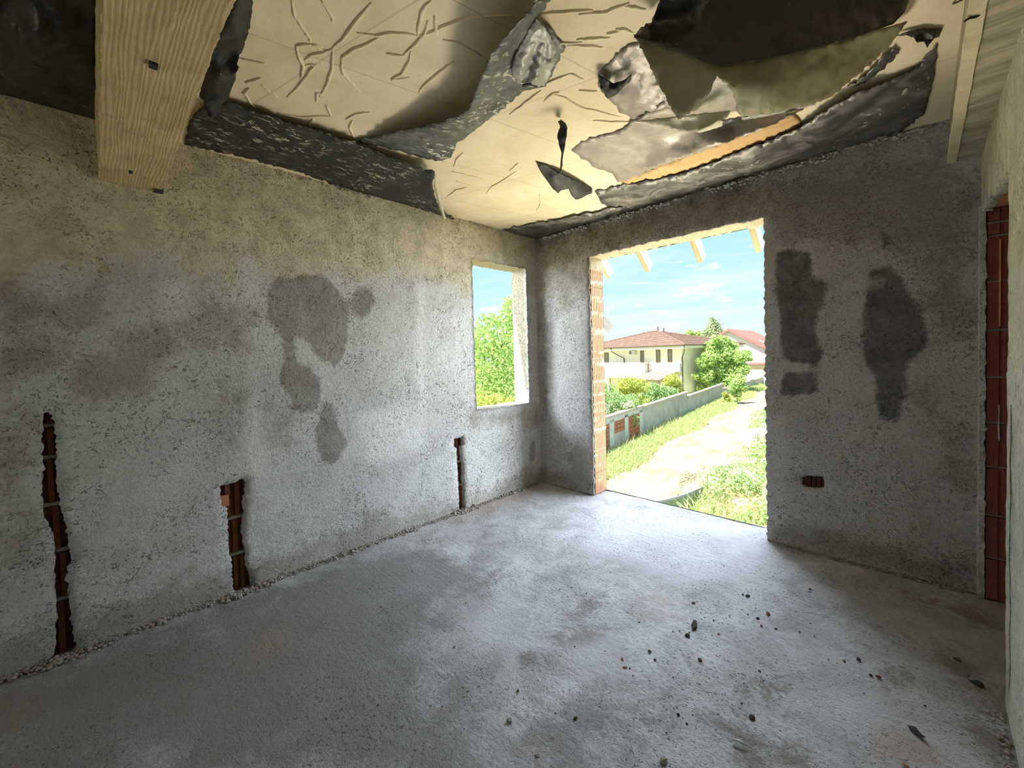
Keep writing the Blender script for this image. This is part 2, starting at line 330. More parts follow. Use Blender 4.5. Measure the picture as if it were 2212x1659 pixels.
class MB:
    def __init__(s): s.V = []; s.F = []
    def add(s, V, Fc):
        b = len(s.V); s.V += [tuple(map(float, v)) for v in V]; s.F += [tuple(i+b for i in f) for f in Fc]; return s
    def box(s, lo, hi):
        x0, y0, z0 = lo; x1, y1, z1 = hi
        return s.add([(x0, y0, z0), (x1, y0, z0), (x1, y1, z0), (x0, y1, z0), (x0, y0, z1), (x1, y0, z1), (x1, y1, z1), (x0, y1, z1)],
                     [(0, 3, 2, 1), (4, 5, 6, 7), (0, 1, 5, 4), (1, 2, 6, 5), (2, 3, 7, 6), (3, 0, 4, 7)])
    def obox(s, o, a, b, c):   # oriented box: corner o, edge vectors a b c
        o, a, b, c = [np.array(x, float) for x in (o, a, b, c)]
        P = [o, o+a, o+a+b, o+b, o+c, o+a+c, o+a+b+c, o+b+c]
        Fc = [(0, 3, 2, 1), (4, 5, 6, 7), (0, 1, 5, 4), (1, 2, 6, 5), (2, 3, 7, 6), (3, 0, 4, 7)]
        if np.cross(a, b)@c < 0: Fc = [f[::-1] for f in Fc]
        return s.add(P, Fc)
    def tube(s, pts, r, n=6, cap=True):
        pts = [np.array(p, float) for p in pts]; rr = r if isinstance(r, (list, tuple)) else [r]*len(pts); V = []; Fc = []
        for i, p in enumerate(pts):
            d = pts[min(i+1, len(pts)-1)]-pts[max(i-1, 0)]; d /= np.linalg.norm(d)+1e-9
            h = np.array([0, 0, 1.]) if abs(d[2]) < .9 else np.array([1., 0, 0]); a = np.cross(d, h); a /= np.linalg.norm(a); b = np.cross(d, a)
            for k in range(n):
                th = 2*math.pi*k/n; V.append(p+rr[i]*(math.cos(th)*a+math.sin(th)*b))
        for i in range(len(pts)-1):
            for k in range(n): Fc.append((i*n+k, i*n+(k+1) % n, (i+1)*n+(k+1) % n, (i+1)*n+k))
        if cap: Fc += [tuple(range(n))[::-1], tuple(range((len(pts)-1)*n, len(pts)*n))]
        return s.add(V, Fc)
    def prism(s, poly, e):     # closed polygon (3-D points, planar) extruded by e
        n = len(poly); P = [np.array(p, float) for p in poly]; e = np.array(e, float)
        return s.add(P+[p+e for p in P], [tuple(range(n))[::-1], tuple(range(n, 2*n))]+[(i, (i+1) % n, (i+1) % n+n, i+n) for i in range(n)])
    def build(s, name, mat, parent=None, smooth=False, bevel=0, **props):
        me = meshnp(name, s.V, s.F, smooth); bm = bmesh.new(); bm.from_mesh(me); bmesh.ops.recalc_face_normals(bm, faces=bm.faces)
        if bevel: bmesh.ops.bevel(bm, geom=list(bm.edges), offset=bevel, segments=1, affect='EDGES')
        bm.to_mesh(me); bm.free(); return link(name, me, mat, parent, **props)
def sdist(P, poly):   # signed distance, positive inside
    P = np.asarray(P, float); poly = np.asarray(poly, float); d = np.full(len(P), 1e9); ins = np.zeros(len(P), bool); n = len(poly)
    for i in range(n):
        a = poly[i]; b = poly[(i+1) % n]; e = b-a; w = P-a
        t = np.clip((w@e)/(e@e+1e-12), 0, 1); q = w-t[:, None]*e; d = np.minimum(d, (q*q).sum(1))
        c = (a[1] > P[:, 1]) != (b[1] > P[:, 1])
        with np.errstate(divide='ignore', invalid='ignore'):
            xi = (b[0]-a[0])*(P[:, 1]-a[1])/(b[1]-a[1]+1e-15)+a[0]
        ins ^= c & (P[:, 0] < xi)
    d = np.sqrt(d); return np.where(ins, d, -d)
def sdmany(P, polys):
    r = np.full(len(P), -9.)
    for p in polys: r = np.maximum(r, sdist(P, p))
    return r
def densify(poly, step, jit=0.):
    out = []; n = len(poly)
    for i in range(n):
        a = np.array(poly[i], float); b = np.array(poly[(i+1) % n], float); L = np.linalg.norm(b-a); k = max(1, int(round(L/step)))
        nrm = np.array([-(b-a)[1], (b-a)[0]])/(L+1e-9)
        for j in range(k):
            p = a+(b-a)*j/k
            out.append(p+(nrm*RNG.normal(0, jit) if (jit and j) else 0))
    return np.array(out)
def cdt(outline, holes, res, jitter=.3):
    """triangles of a polygon with holes, filled with inner points every res"""
    loops = [np.asarray(outline)]+[np.asarray(h) for h in holes]; V = np.vstack(loops); E = []; b = 0
    for l in loops:
        E += [(b+i, b+(i+1) % len(l)) for i in range(len(l))]; b += len(l)
    lo = loops[0].min(0); hi = loops[0].max(0)
    g = np.stack(np.meshgrid(np.arange(lo[0]+res/2, hi[0], res), np.arange(lo[1]+res/2, hi[1], res)), -1).reshape(-1, 2)
    g = g+RNG.uniform(-jitter, jitter, g.shape)*res
    s = sdist(g, loops[0]); ok = s > res*.45
    for h in loops[1:]: ok &= sdist(g, h) < -res*.45
    P = np.vstack([V, g[ok]])
    r = delaunay_2d_cdt([Vector(p) for p in P], E, [], 0, 1e-7)
    v = np.array([tuple(x) for x in r[0]]); f = np.array([t for t in r[2] if len(t) == 3])
    c = v[f].mean(1); ok = sdist(c, loops[0]) > 0
    for h in loops[1:]: ok &= sdist(c, h) < 0
    f = f[ok]
    ar = (v[f[:, 1], 0]-v[f[:, 0], 0])*(v[f[:, 2], 1]-v[f[:, 0], 1])-(v[f[:, 1], 1]-v[f[:, 0], 1])*(v[f[:, 2], 0]-v[f[:, 0], 0])
    f[ar < 0] = f[ar < 0][:, ::-1]
    return v, f[np.abs(ar) > 1e-12]
def fbm(P, sc_, oct_=3):
    r = np.empty(len(P))
    for i, p in enumerate(P): r[i] = mnoise.fractal(Vector(p)*sc_, .9, 2.1, oct_)
    return r
def wall_panel(name, plane, mat, outline, through, chases, thick, res, attrs, amp=.004, chase_depth=.05):
    """a plastered wall: rough inner face with openings cut right through and shallow chases; plane maps (a, b, inward) to 3-D"""
    ol = densify(outline, .06, 0); th = [densify(h, .022, .0035) for h in through]; ch = [densify(h, .014, .0035) for h in chases]
    v, f = cdt(ol, th+ch, res)
    key = {}
    onedge = np.zeros(len(v), bool)
    V3 = np.array([plane(a, b, 0) for a, b in v]); nz = fbm(V3, 5.)*amp
    for l in [ol]: 
        onedge |= np.abs(sdist(v, l)) < 1e-4
    nz[onedge] = 0
    V = [plane(a, b, n) for (a, b), n in zip(v, nz)]; Fc = [tuple(t) for t in f]
    uv = [tuple(x) for x in v]
    idx = {(round(a, 5), round(b, 5)): i for i, (a, b) in enumerate(v)}
    def side(loop, depth, segs):
        prev = [idx.get((round(a, 5), round(b, 5))) for a, b in loop]
        if any(p is None for p in prev):
            prev = [int(np.argmin(((v-np.array(q))**2).sum(1))) for q in loop]
        n = len(loop)
        for s in range(1, segs+1):
            cur = []
            for (a, b) in loop:
                j = RNG.normal(0, .0025) if s < segs else 0
                cur.append(len(V)); V.append(plane(a+j, b+j*.6, -depth*s/segs)); uv.append((a, b))
            for i in range(n):
                k = (i+1) % n; Fc.append((prev[i], cur[i], cur[k], prev[k]))
            prev = cur
    nfront = len(V)
    for l in th: side(l, thick, 5)
    nth = len(V)
    for l in ch: side(l, chase_depth, 2)
    # outer face
    v2, f2 = cdt(densify(outline, .5), th, .4); b0 = len(V)
    V += [plane(a, b, -thick) for a, b in v2]; uv += [tuple(x) for x in v2]; Fc += [(b0+t[0], b0+t[2], b0+t[1]) for t in f2]
    uv = np.array(uv)
    at = {k: fn(uv) for k, fn in attrs.items()}; rv_ = np.zeros(len(V)); rv_[nfront:nth] = .75; at['reveal'] = rv_
    me = meshnp(name, V, Fc, True, at)
    return link(name, me, mat, None, kind='structure')
def zero(P): return np.full(len(P), -9.)
# ------------------------------------------------------------------ left wall (x = 0), seen as (y, z)
def PX(pts): return [tuple(onx(u, v, 0)[1:]) for u, v in pts]
def PY(pts): return [tuple(ony(u, v, 0)[[0, 2]]) for u, v in pts]
WY1, WY2, WZ1, WZ2 = -.930, -.170, .921, 2.380
chase_tall = PX([(93, 893), (104, 889), (117, 908), (116, 935), (123, 960), (122, 1030), (130, 1085), (138, 1118), (147, 1160), (154, 1210), (146, 1240), (150, 1310), (158, 1360), (163, 1402)])+[(-3.66, -.01), (-3.735, -.01)]+PX([(118, 1404), (121, 1372), (117, 1352), (124, 1330), (117, 1255), (118, 1215), (116, 1170), (101, 1130), (92, 1110), (88, 1040), (94, 1010), (90, 945)])
chase_mid = PX([(475, 1050), (505, 1043), (524, 1035), (534, 1045), (533, 1068), (527, 1075), (528, 1118), (524, 1150), (528, 1178), (534, 1196), (532, 1226), (541, 1238), (543, 1262)])+[(-2.868, -.01), (-2.955, -.01)]+PX([(504, 1270), (499, 1205), (494, 1195), (491, 1120), (492, 1098), (478, 1092)])
chase_far = PX([(980, 948), (990, 946), (1001, 941), (1003, 962), (998, 965), (1000, 990), (1003, 1005), (1003, 1040), (1005, 1055), (1005, 1090), (1003, 1100)])+[(-1.245, -.01), (-1.30, -.01)]+PX([(992, 1098), (990, 1055), (988, 1010), (986, 968), (981, 966)])
warm_polys = [PX([(1150, 565), (1060, 575), (1010, 640), (940, 600), (860, 590), (800, 610), (700, 590), (640, 600), (560, 590), (545, 560), (525, 560), (515, 640), (470, 590), (430, 600), (390, 590), (370, 560), (300, 560), (230, 575), (150, 590), (60, 600), (0, 620)]) +[(-4.6, 1.9), (-7.2, 1.9), (-7.2, 2.95), (.2, 2.95), (.2, 2.6)]]
damp_l = [PX(p) for p in (
    [(575, 625), (600, 600), (650, 598), (700, 592), (730, 625), (752, 660), (753, 720), (742, 770), (725, 793), (690, 775), (668, 745), (640, 725), (600, 722), (580, 690)],
    [(612, 725), (636, 725), (640, 780), (660, 788), (690, 815), (693, 850), (680, 890), (655, 895), (632, 880), (620, 845), (600, 815), (612, 790)],
    [(700, 875), (727, 870), (728, 920), (747, 950), (742, 980), (722, 1000), (700, 998), (682, 960), (680, 930), (690, 905)],
    [(757, 640), (775, 615), (800, 620), (810, 650), (800, 680), (775, 688), (755, 665)],
    [(1143, 960), (1156, 950), (1158, 985), (1150, 1000), (1142, 985)])]
band_l = [[(-7.2, -.05), (.1, -.05), (.1, .17), (-.6, .11), (-1.15, .075), (-1.6, .10), (-1.95, .16), (-2.05, .22), (-2.2, .15), (-2.6, .12), (-3.1, .15), (-3.6, .13), (-4.2, .2), (-7.2, .2)],
          PX([(1143, 885), (1160, 880), (1160, 915), (1140, 915)])]
faint_l = [PX(p) for p in ([(1010, 885), (1160, 885), (1160, 910), (1010, 930)], [(0, 620), (120, 640), (250, 640), (180, 700), (60, 720), (0, 700)], [(0, 740), (140, 750), (130, 800), (0, 800)],
    [(440, 640), (540, 650), (545, 760), (470, 760), (380, 700)], [(480, 830), (540, 850), (520, 1000), (480, 980)], [(570, 870), (640, 880), (620, 950), (560, 960)],
    [(120, 800), (330, 690), (420, 740), (300, 860), (160, 880)], [(0, 930), (60, 900), (70, 1000), (0, 1060)], [(0, 1080), (90, 1060), (100, 1160), (0, 1240)])]
pale_l = [PX(p) for p in ([(900, 610), (918, 615), (920, 960), (900, 965)], [(515, 560), (545, 560), (560, 600), (540, 660), (515, 660)], [(525, 880), (560, 850), (570, 1040), (540, 1040)], [(345, 610), (410, 600), (400, 680), (350, 690)], [(760, 900), (880, 860), (930, 960), (800, 1010)],
    [(60, 1035), (92, 1030), (95, 1100), (70, 1080)])]
wl = wall_panel('wall_left', lambda a, b, d: (d, a, b), M['plaster_left'], [(-7.2, 0), (TB, 0), (TB, 2.95), (-7.2, 2.95)],
    [[(WY1, WZ1), (WY2, WZ1), (WY2, WZ2), (WY1, WZ2)]], [chase_tall, chase_mid, chase_far], TL, .045,
    {'warm': lambda P: sdmany(P, warm_polys), 'damp': lambda P: sdmany(P, damp_l), 'faint': lambda P: np.maximum(sdmany(P, faint_l), sdmany(P, band_l)*1.0+.05), 'pale': lambda P: sdmany(P, pale_l)})
# hollow bricks bared at the back of the chases, one per course, with mortar beds between
def hollow_brick(w, h, d=.05, webs=3):
    m = MB(); m.box((-d, -w/2, 0), (-d+.012, w/2, h)); ww = w/(webs*2-1)
    for i in range(webs): m.box((-d+.012, -w/2+2*i*ww, .004), (-d+.034+.006*(i % 2), -w/2+(2*i+1)*ww, h-.004))
    return m
def fill_chase(poly, joints, wid):
    poly = np.array(poly); zs = [-.02]+joints+[poly[:, 1].max()+.03]
    for i in range(len(zs)-1):
        zm = (zs[i]+zs[i+1])/2; near = poly[np.abs(poly[:, 1]-zm) < (zs[i+1]-zs[i])/2+.03]
        yc = (near[:, 0].min()+near[:, 0].max())/2; w = max(wid, near[:, 0].max()-near[:, 0].min()+.03)
        b = hollow_brick(w, zs[i+1]-zs[i]-.012, .05, 3 if w < .13 else 4)
        o = b.build('brick', M['brick_chase'], None); o.parent = wl; o.location = (-.045, yc, zs[i]+.006)
        if i:
            j = MB().box((-.03, -w/2, -.007), (0, w/2, .012)); q = j.build('mortar_joint', M['mortar'], None); q.parent = wl; q.location = (-.06, yc, zs[i])
fill_chase(chase_tall, [.27, .52, .76, 1.0, 1.16], .10)
fill_chase(chase_mid, [.225, .46], .11)
fill_chase(chase_far, [.23, .45], .08)
# broken brick nib beside the socket pocket of the middle chase
p = onx(486, 1082, 0); MB().box((-.03, p[1]-.022, p[2]-.035), (-.006, p[1]+.022, p[2]+.03)).build('brick_nib', M['brick_far'], wl)
# ------------------------------------------------------------------ back wall (y = 0), seen as (x, z)
DX1, DX2, DZ = .700, 2.237, 2.413
socket = PY([(1733, 1032), (1742, 1027), (1776, 1030), (1781, 1040), (1780, 1054), (1768, 1056), (1740, 1052), (1732, 1046)])
stain_b = [PY(p) for p in (
    [(1680, 545), (1715, 538), (1750, 540), (1757, 596), (1778, 602), (1786, 625), (1783, 655), (1764, 684), (1762, 715), (1775, 775), (1765, 785), (1700, 782), (1683, 740), (1688, 700), (1678, 640), (1675, 580)],
    [(1695, 805), (1765, 800), (1765, 850), (1690, 855), (1685, 830)],
    [(1880, 590), (1900, 577), (1935, 577), (1952, 600), (1970, 650), (2000, 690), (2007, 720), (1990, 755), (1962, 785), (1957, 820), (1948, 900), (1925, 912), (1905, 905), (1893, 850), (1880, 790), (1862, 760), (1862, 700), (1870, 640)],
    [(1905, 505), (1920, 505), (1925, 540), (1915, 545), (1905, 525)])]
faint_b = [PY(p) for p in ([(1955, 840), (2010, 835), (2035, 900), (2065, 930), (2060, 975), (2035, 960), (2015, 900), (1960, 860)], [(1960, 545), (2090, 560), (2100, 700), (2040, 740), (2000, 640)],
    [(1165, 1005), (1281, 1045), (1281, 1068), (1165, 1040)], [(1665, 1120), (2113, 1230), (2113, 1295), (1665, 1165)], [(1150, 520), (1300, 478), (1290, 500), (1152, 545)],
    [(1170, 700), (1200, 690), (1190, 900), (1168, 900)], [(1225, 960), (1280, 940), (1280, 1060), (1230, 1040)], [(2040, 990), (2112, 1000), (2112, 1060), (2050, 1050)], [(1250, 500), (1640, 380), (1660, 520), (1650, 465), (1290, 550)], [(1660, 400), (2050, 330), (2110, 500), (2110, 560), (1660, 520)])]
pale_b = [PY(p) for p in ([(1195, 690), (1262, 650), (1262, 900), (1200, 950)], [(1828, 615), (1870, 609), (1908, 605), (1908, 613), (1870, 618), (1828, 624)], [(1664, 900), (1695, 900), (1700, 1140), (1664, 1140)], [(1238, 690), (1272, 688), (1272, 696), (1238, 698)])]
warm_b = [PY([(1150, 520), (1300, 478), (1700, 352), (1700, 440), (1290, 540), (1275, 640), (1240, 640), (1220, 690), (1190, 640), (1160, 640)])]
wb = wall_panel('wall_back', lambda a, b, d: (a, -d, b), M['plaster_back'], [(-TL, 0), (5.0, 0), (5.0, 2.95), (-TL, 2.95)][::1],
    [[(DX1, .0), (DX2, .0), (DX2, DZ), (DX1, DZ)]] if False else [], [], TB, .05, {}) if False else None
def back_wall():
    # door reaches the floor: the outline itself steps around the opening
    def plane(a, b, d): return (a, -d, b)
    ol0 = [(0, 0), (DX1, 0), (DX1, DZ), (DX2, DZ), (DX2, 0), (XR+.02, 0), (XR+.02, 2.95), (0, 2.95)]
    o = []
    for i in range(len(ol0)):
        a, b = np.array(ol0[i]), np.array(ol0[(i+1) % len(ol0)]); k = max(1, int(np.linalg.norm(b-a)/.022)) if 1 <= i <= 3 else max(1, int(np.linalg.norm(b-a)/.06))
        nr = np.array([-(b-a)[1], (b-a)[0]])/np.linalg.norm(b-a)
        for j in range(k): o.append((a+(b-a)*j/k+(nr*RNG.normal(0, .0045) if (j and 1 <= i <= 3) else 0), i))
    ol = np.array([x[0] for x in o]); seg = [x[1] for x in o]
    ch = densify(socket, .012, .002)
    v, f = cdt(ol, [ch], .045)
    nz = fbm(np.array([(a, 0, b) for a, b in v]), 5.)*.004
    V = [plane(a, b, n) for (a, b), n in zip(v, nz)]; Fc = [tuple(t) for t in f]; uv = [tuple(x) for x in v]
    def side(loop, depth, segs, closed):
        prev = [int(np.argmin(((v-np.array(q))**2).sum(1))) for q in loop]; n = len(loop)
        for s in range(1, segs+1):
            cur = []
            for (a, b) in loop:
                j = RNG.normal(0, .003) if s < segs else 0
                cur.append(len(V)); V.append(plane(a+j, b+j*.7, -depth*s/segs)); uv.append((a, b))
            for i in range(n if closed else n-1):
                k = (i+1) % n; Fc.append((prev[i], cur[i], cur[k], prev[k]))
            prev = cur
    i0 = seg.index(1); i1 = len(seg)-1-seg[::-1].index(3); nfront = len(V)
    side([tuple(p) for p in ol[i0:i1+1]]+[(DX2, 0)], TB, 6, False); nth = len(V)
    side([tuple(p) for p in ch], .055, 2, True)
    b0 = len(V); Z1 = ZG
    for a, b in [(-TL, Z1), (5.0, Z1), (5.0, 2.95), (-TL, 2.95), (DX1, 0), (DX2, 0), (DX2, DZ), (DX1, DZ)]: V.append(plane(a, b, -TB)); uv.append((a, b))
    Fc += [(b0+i, b0+(i+1) % 4, b0+4+(i+1) % 4, b0+4+i)[::-1] for i in range(4)]
    uv = np.array(uv)
    return link('wall_back', meshnp('wall_back', V, Fc, True, {'warm': sdmany(uv, warm_b), 'damp': sdmany(uv, stain_b), 'faint': sdmany(uv, faint_b), 'pale': sdmany(uv, pale_b), 'reveal': np.where((np.arange(len(uv)) >= nfront) & (np.arange(len(uv)) < nth), .85, 0.)}), M['plaster_back'], None, kind='structure')
wb = back_wall()
# the masonry bared inside the wall pocket
pk = np.array(socket).mean(0)
for k in (-1, 0, 1):
    MB().box((pk[0]+k*.028-.011, .03, pk[1]-.045), (pk[0]+k*.028+.011, .06, pk[1]+.045)).build('brick', M['brick_shaded'], wb)
MB().box((pk[0]-.08, .0555, pk[1]-.06), (pk[0]+.08, .07, pk[1]+.06)).build('pocket_back', M['brick_red'], wb)
# fluted hollow blocks on the bare door jamb
def fluted(name, depth_y, h, mat, x, y0, z, parent, proud=.012, n=7, face='x'):
    m = MB(); pts = []; w = depth_y/n
    for i in range(n):
        a = i*w; pts += [(a, 0), (a+w*.72, 0), (a+w*.80, -.007), (a+w*.94, -.007)]
    pts.append((depth_y, 0))
    if face == 'x': poly = [(proud+q, a, 0) for a, q in pts]+[(-.02, depth_y, 0), (-.02, 0, 0)]
    else: poly = [(a, -proud-q, 0) for a, q in pts]+[(depth_y, .02, 0), (0, .02, 0)]
    m.prism(poly, (0, 0, h)); o = m.build(name, mat, None); o.parent = parent; o.location = (x, y0, z); return o
jz = [0, .222, .450, .690, .922, 1.162, 1.391, 1.633, 1.866, 2.108, 2.29]
for i in range(10):
    fluted('brick', TB-.03, jz[i+1]-jz[i]-.010, M['brick_orange'], DX1-.006, .028, jz[i]+.004, wb)
MB().box((DX1-.02, .03, .0), (DX1-.010, TB-.004, 2.29)).build('mortar_bed', M['mortar'], wb)
# white plaster crumbs squeezed along the joint of back wall and ceiling
def lump(m, c, r, squash=.7):
    bm = bmesh.new(); bmesh.ops.create_icosphere(bm, subdivisions=1, radius=1.)
    q = Matrix.Rotation(random.uniform(0, 6.28), 3, (random.random(), random.random(), random.random()+.1))
    V = [q @ v.co for v in bm.verts]; V = [(c[0]+v.x*r*random.uniform(.75, 1.25), c[1]+v.y*r*random.uniform(.75, 1.25), c[2]+v.z*r*squash*random.uniform(.7, 1.2)) for v in V]
    m.add(V, [[w.index for w in f.verts] for f in bm.faces]); bm.free()
m = MB()
for i in range(620):
    u = random.random(); x = .12+u*2.95
    if mnoise.noise((x*3.1, 2, 0)) < -.22: continue
    lump(m, (x, -.006-abs(random.gauss(0, .012)), HC-.012-abs(random.gauss(0, .014))), random.uniform(.004, .015))
m.build('plaster_crust', M['crust'], wb, True, kind='stuff')
m = MB()
for i in range(260):
    y = -.3-random.random()*2.9
    if mnoise.noise((y*2.1, 5, 0)) < 0: continue
    lump(m, (.006+abs(random.gauss(0, .008)), y, HC-.010-abs(random.gauss(0, .012))), random.uniform(.004, .011))
m.build('plaster_crust', M['plaster_right'], wl, True, kind='stuff')
# ------------------------------------------------------------------ right wall (x = 3.30) with a doorway next to the back wall
m = MB()
def right_wall():
    yn = -1.03
    def plane(a, b, d): return (XR-d, a, b)
    ol0 = [(-7.2, 0), (yn, 0), (yn, 2.10), (0, 2.18), (0, 2.95), (-7.2, 2.95)]
    o = []
    for i in range(6):
        a, b = np.array(ol0[i]), np.array(ol0[(i+1) % 6]); k = max(1, int(np.linalg.norm(b-a)/.02)) if 1 <= i <= 2 else max(1, int(np.linalg.norm(b-a)/.08)); nr = np.array([-(b-a)[1], (b-a)[0]])/np.linalg.norm(b-a)
        for j in range(k): o.append((a+(b-a)*j/k+(nr*RNG.normal(0, .007) if (j and 1 <= i <= 2) else 0), i))
    ol = np.array([x[0] for x in o]); seg = [x[1] for x in o]
    gro = densify([(-1.15, .16), (-1.125, .1), (-1.12, 1.21), (-1.145, 1.215)], .02, .004)
    v, f = cdt(ol, [gro], .05); nz = fbm(np.array([(0, a, b) for a, b in v]), 5.)*.004
    V = [plane(a, b, n) for (a, b), n in zip(v, nz)]; Fc = [tuple(t)[::-1] for t in f]; uv = [tuple(x) for x in v]
    def side(loop, depth, segs, closed):
        prev = [int(np.argmin(((v-np.array(q))**2).sum(1))) for q in loop]; n = len(loop)
        for s in range(1, segs+1):
            cur = []
            for (a, b) in loop: cur.append(len(V)); V.append(plane(a, b, -depth*s/segs)); uv.append((a, b))
            for i in range(n if closed else n-1): k = (i+1) % n; Fc.append((prev[i], prev[k], cur[k], cur[i]))
            prev = cur
    i0 = seg.index(1); i1 = len(seg)-1-seg[::-1].index(2)
    side([tuple(p) for p in ol[i0:i1+1]]+[(0, 2.18)], .04, 2, False); side([tuple(p) for p in gro], .02, 1, True)
    b0 = len(V)
    for a, b in [(-1.16, .09), (-1.11, .09), (-1.11, 1.22), (-1.16, 1.22)]: V.append(plane(a, b, -.02)); uv.append((a, b))
    Fc.append((b0+3, b0+2, b0+1, b0))
    uv = np.array(uv); z = zero(uv)
    return link('wall_right', meshnp('wall_right', V, Fc, True, {'warm': np.where(uv[:, 1] > 1.7, .3, -.3)+uv[:, 1]*0, 'damp': z, 'faint': z, 'pale': z}), M['plaster_right'], None, kind='structure')
wr = right_wall()
MB().box((XR+.04, -7.2, 0), (XR+.26, -1.03, 2.95)).build('wall_core', M['mortar'], wr)
MB().box((XR+.04, -1.06, 2.19), (XR+.26, 0, 2.95)).build('lintel', M['mortar'], wr)
m = MB(); m.add([(XR+.03, -1.03, 2.105), (XR+.26, -1.03, 2.105), (XR+.26, -.0, 2.182), (XR+.03, 0, 2.182), (XR+.03, -1.03, 2.2), (XR+.26, -1.03, 2.2), (XR+.26, 0, 2.2), (XR+.03, 0, 2.2)], [(0, 1, 2, 3), (7, 6, 5, 4), (0, 4, 5, 1), (1, 5, 6, 2), (2, 6, 7, 3), (3, 7, 4, 0)]); m.build('brick_soffit', M['brick_soffit'], wr)
# plaster nib on the corner and the brick jamb behind it
m = MB(); pr = densify([(XR-.008, -.05), (XR+.02, -.05), (XR+.022, 0), (XR-.01, 0)], .02)
zz = np.linspace(0, 2.2, 90); V = []; Fc = []
for i, z in enumerate(zz):
    for (x, y) in [(XR-.010, 0), (XR-.006, -.045), (XR+.016+RNG.normal(0, .003), -.045+RNG.normal(0, .003)), (XR+.022, 0)]: V.append((x+RNG.normal(0, .0012), y, z))
for i in range(len(zz)-1):
    for k in range(3): Fc.append((i*4+k, i*4+k+1, i*4+4+k+1, i*4+4+k))
m.add(V, Fc); m.build('plaster_nib', M['plaster_right'], wr)
for a in ('warm', 'damp', 'faint', 'pale'):
    pass
rz = [0, .235, .476, .749, .997, 1.251, 1.511, 1.778, 2.027, 2.10, 2.19]
for i in range(10):
    fluted('brick', .24, rz[i+1]-rz[i]-.012, M['brick_red'], XR+.022, -.025, rz[i]+.006, wr, .008 if i % 2 else .012, 4, 'y')
MB().box((XR+.022, -.012, 0), (XR+.26, -.002, 2.19)).build('mortar_bed', M['mortar'], wr)
m = MB(); m.tube([(XR+.066+RNG.normal(0, .001), -.036, z) for z in np.linspace(.9, 1.1, 10)], [.002+.003*random.random() for _ in range(10)], 5); m.build('mortar_smear', M['mortar'], wr)
m = MB(); m.tube([(XR+.067, -.037, z) for z in np.linspace(1.53, 2.0, 6)], .004, 5); m.build('glow_strip', M['brick_soffit'], wr)  # bright strip painting the light that glows on the hollow brick
# the rest of the house shell (behind the camera and beyond the doorway)
MB().box((5.0, -7.2, 0), (5.2, TB, 2.95)).build('wall_far', M['plaster_right'], None, kind='structure')
m = MB(); y0 = -7.2
for lo, hi in (((-TL, y0-.2, 0), (.9, y0, 2.95)), ((2.5, y0-.2, 0), (5.2, y0, 2.95)), ((.9, y0-.2, 2.3), (2.5, y0, 2.95))): m.box(lo, hi)
m.build('wall_front', M['plaster_right'], None, kind='structure')
MB().box((-TL, -7.4, 2.95), (5.2, TB, 3.1)).build('roof_deck', M['beam_smooth'], None, kind='structure')
MB().box((-.28, -1.3, 2.43), (-TL, .24, 2.52)).build('trim_1', M['beam_smooth'], None, kind='structure')  # unseen eave board added to shape the sun's shadow on the window jamb
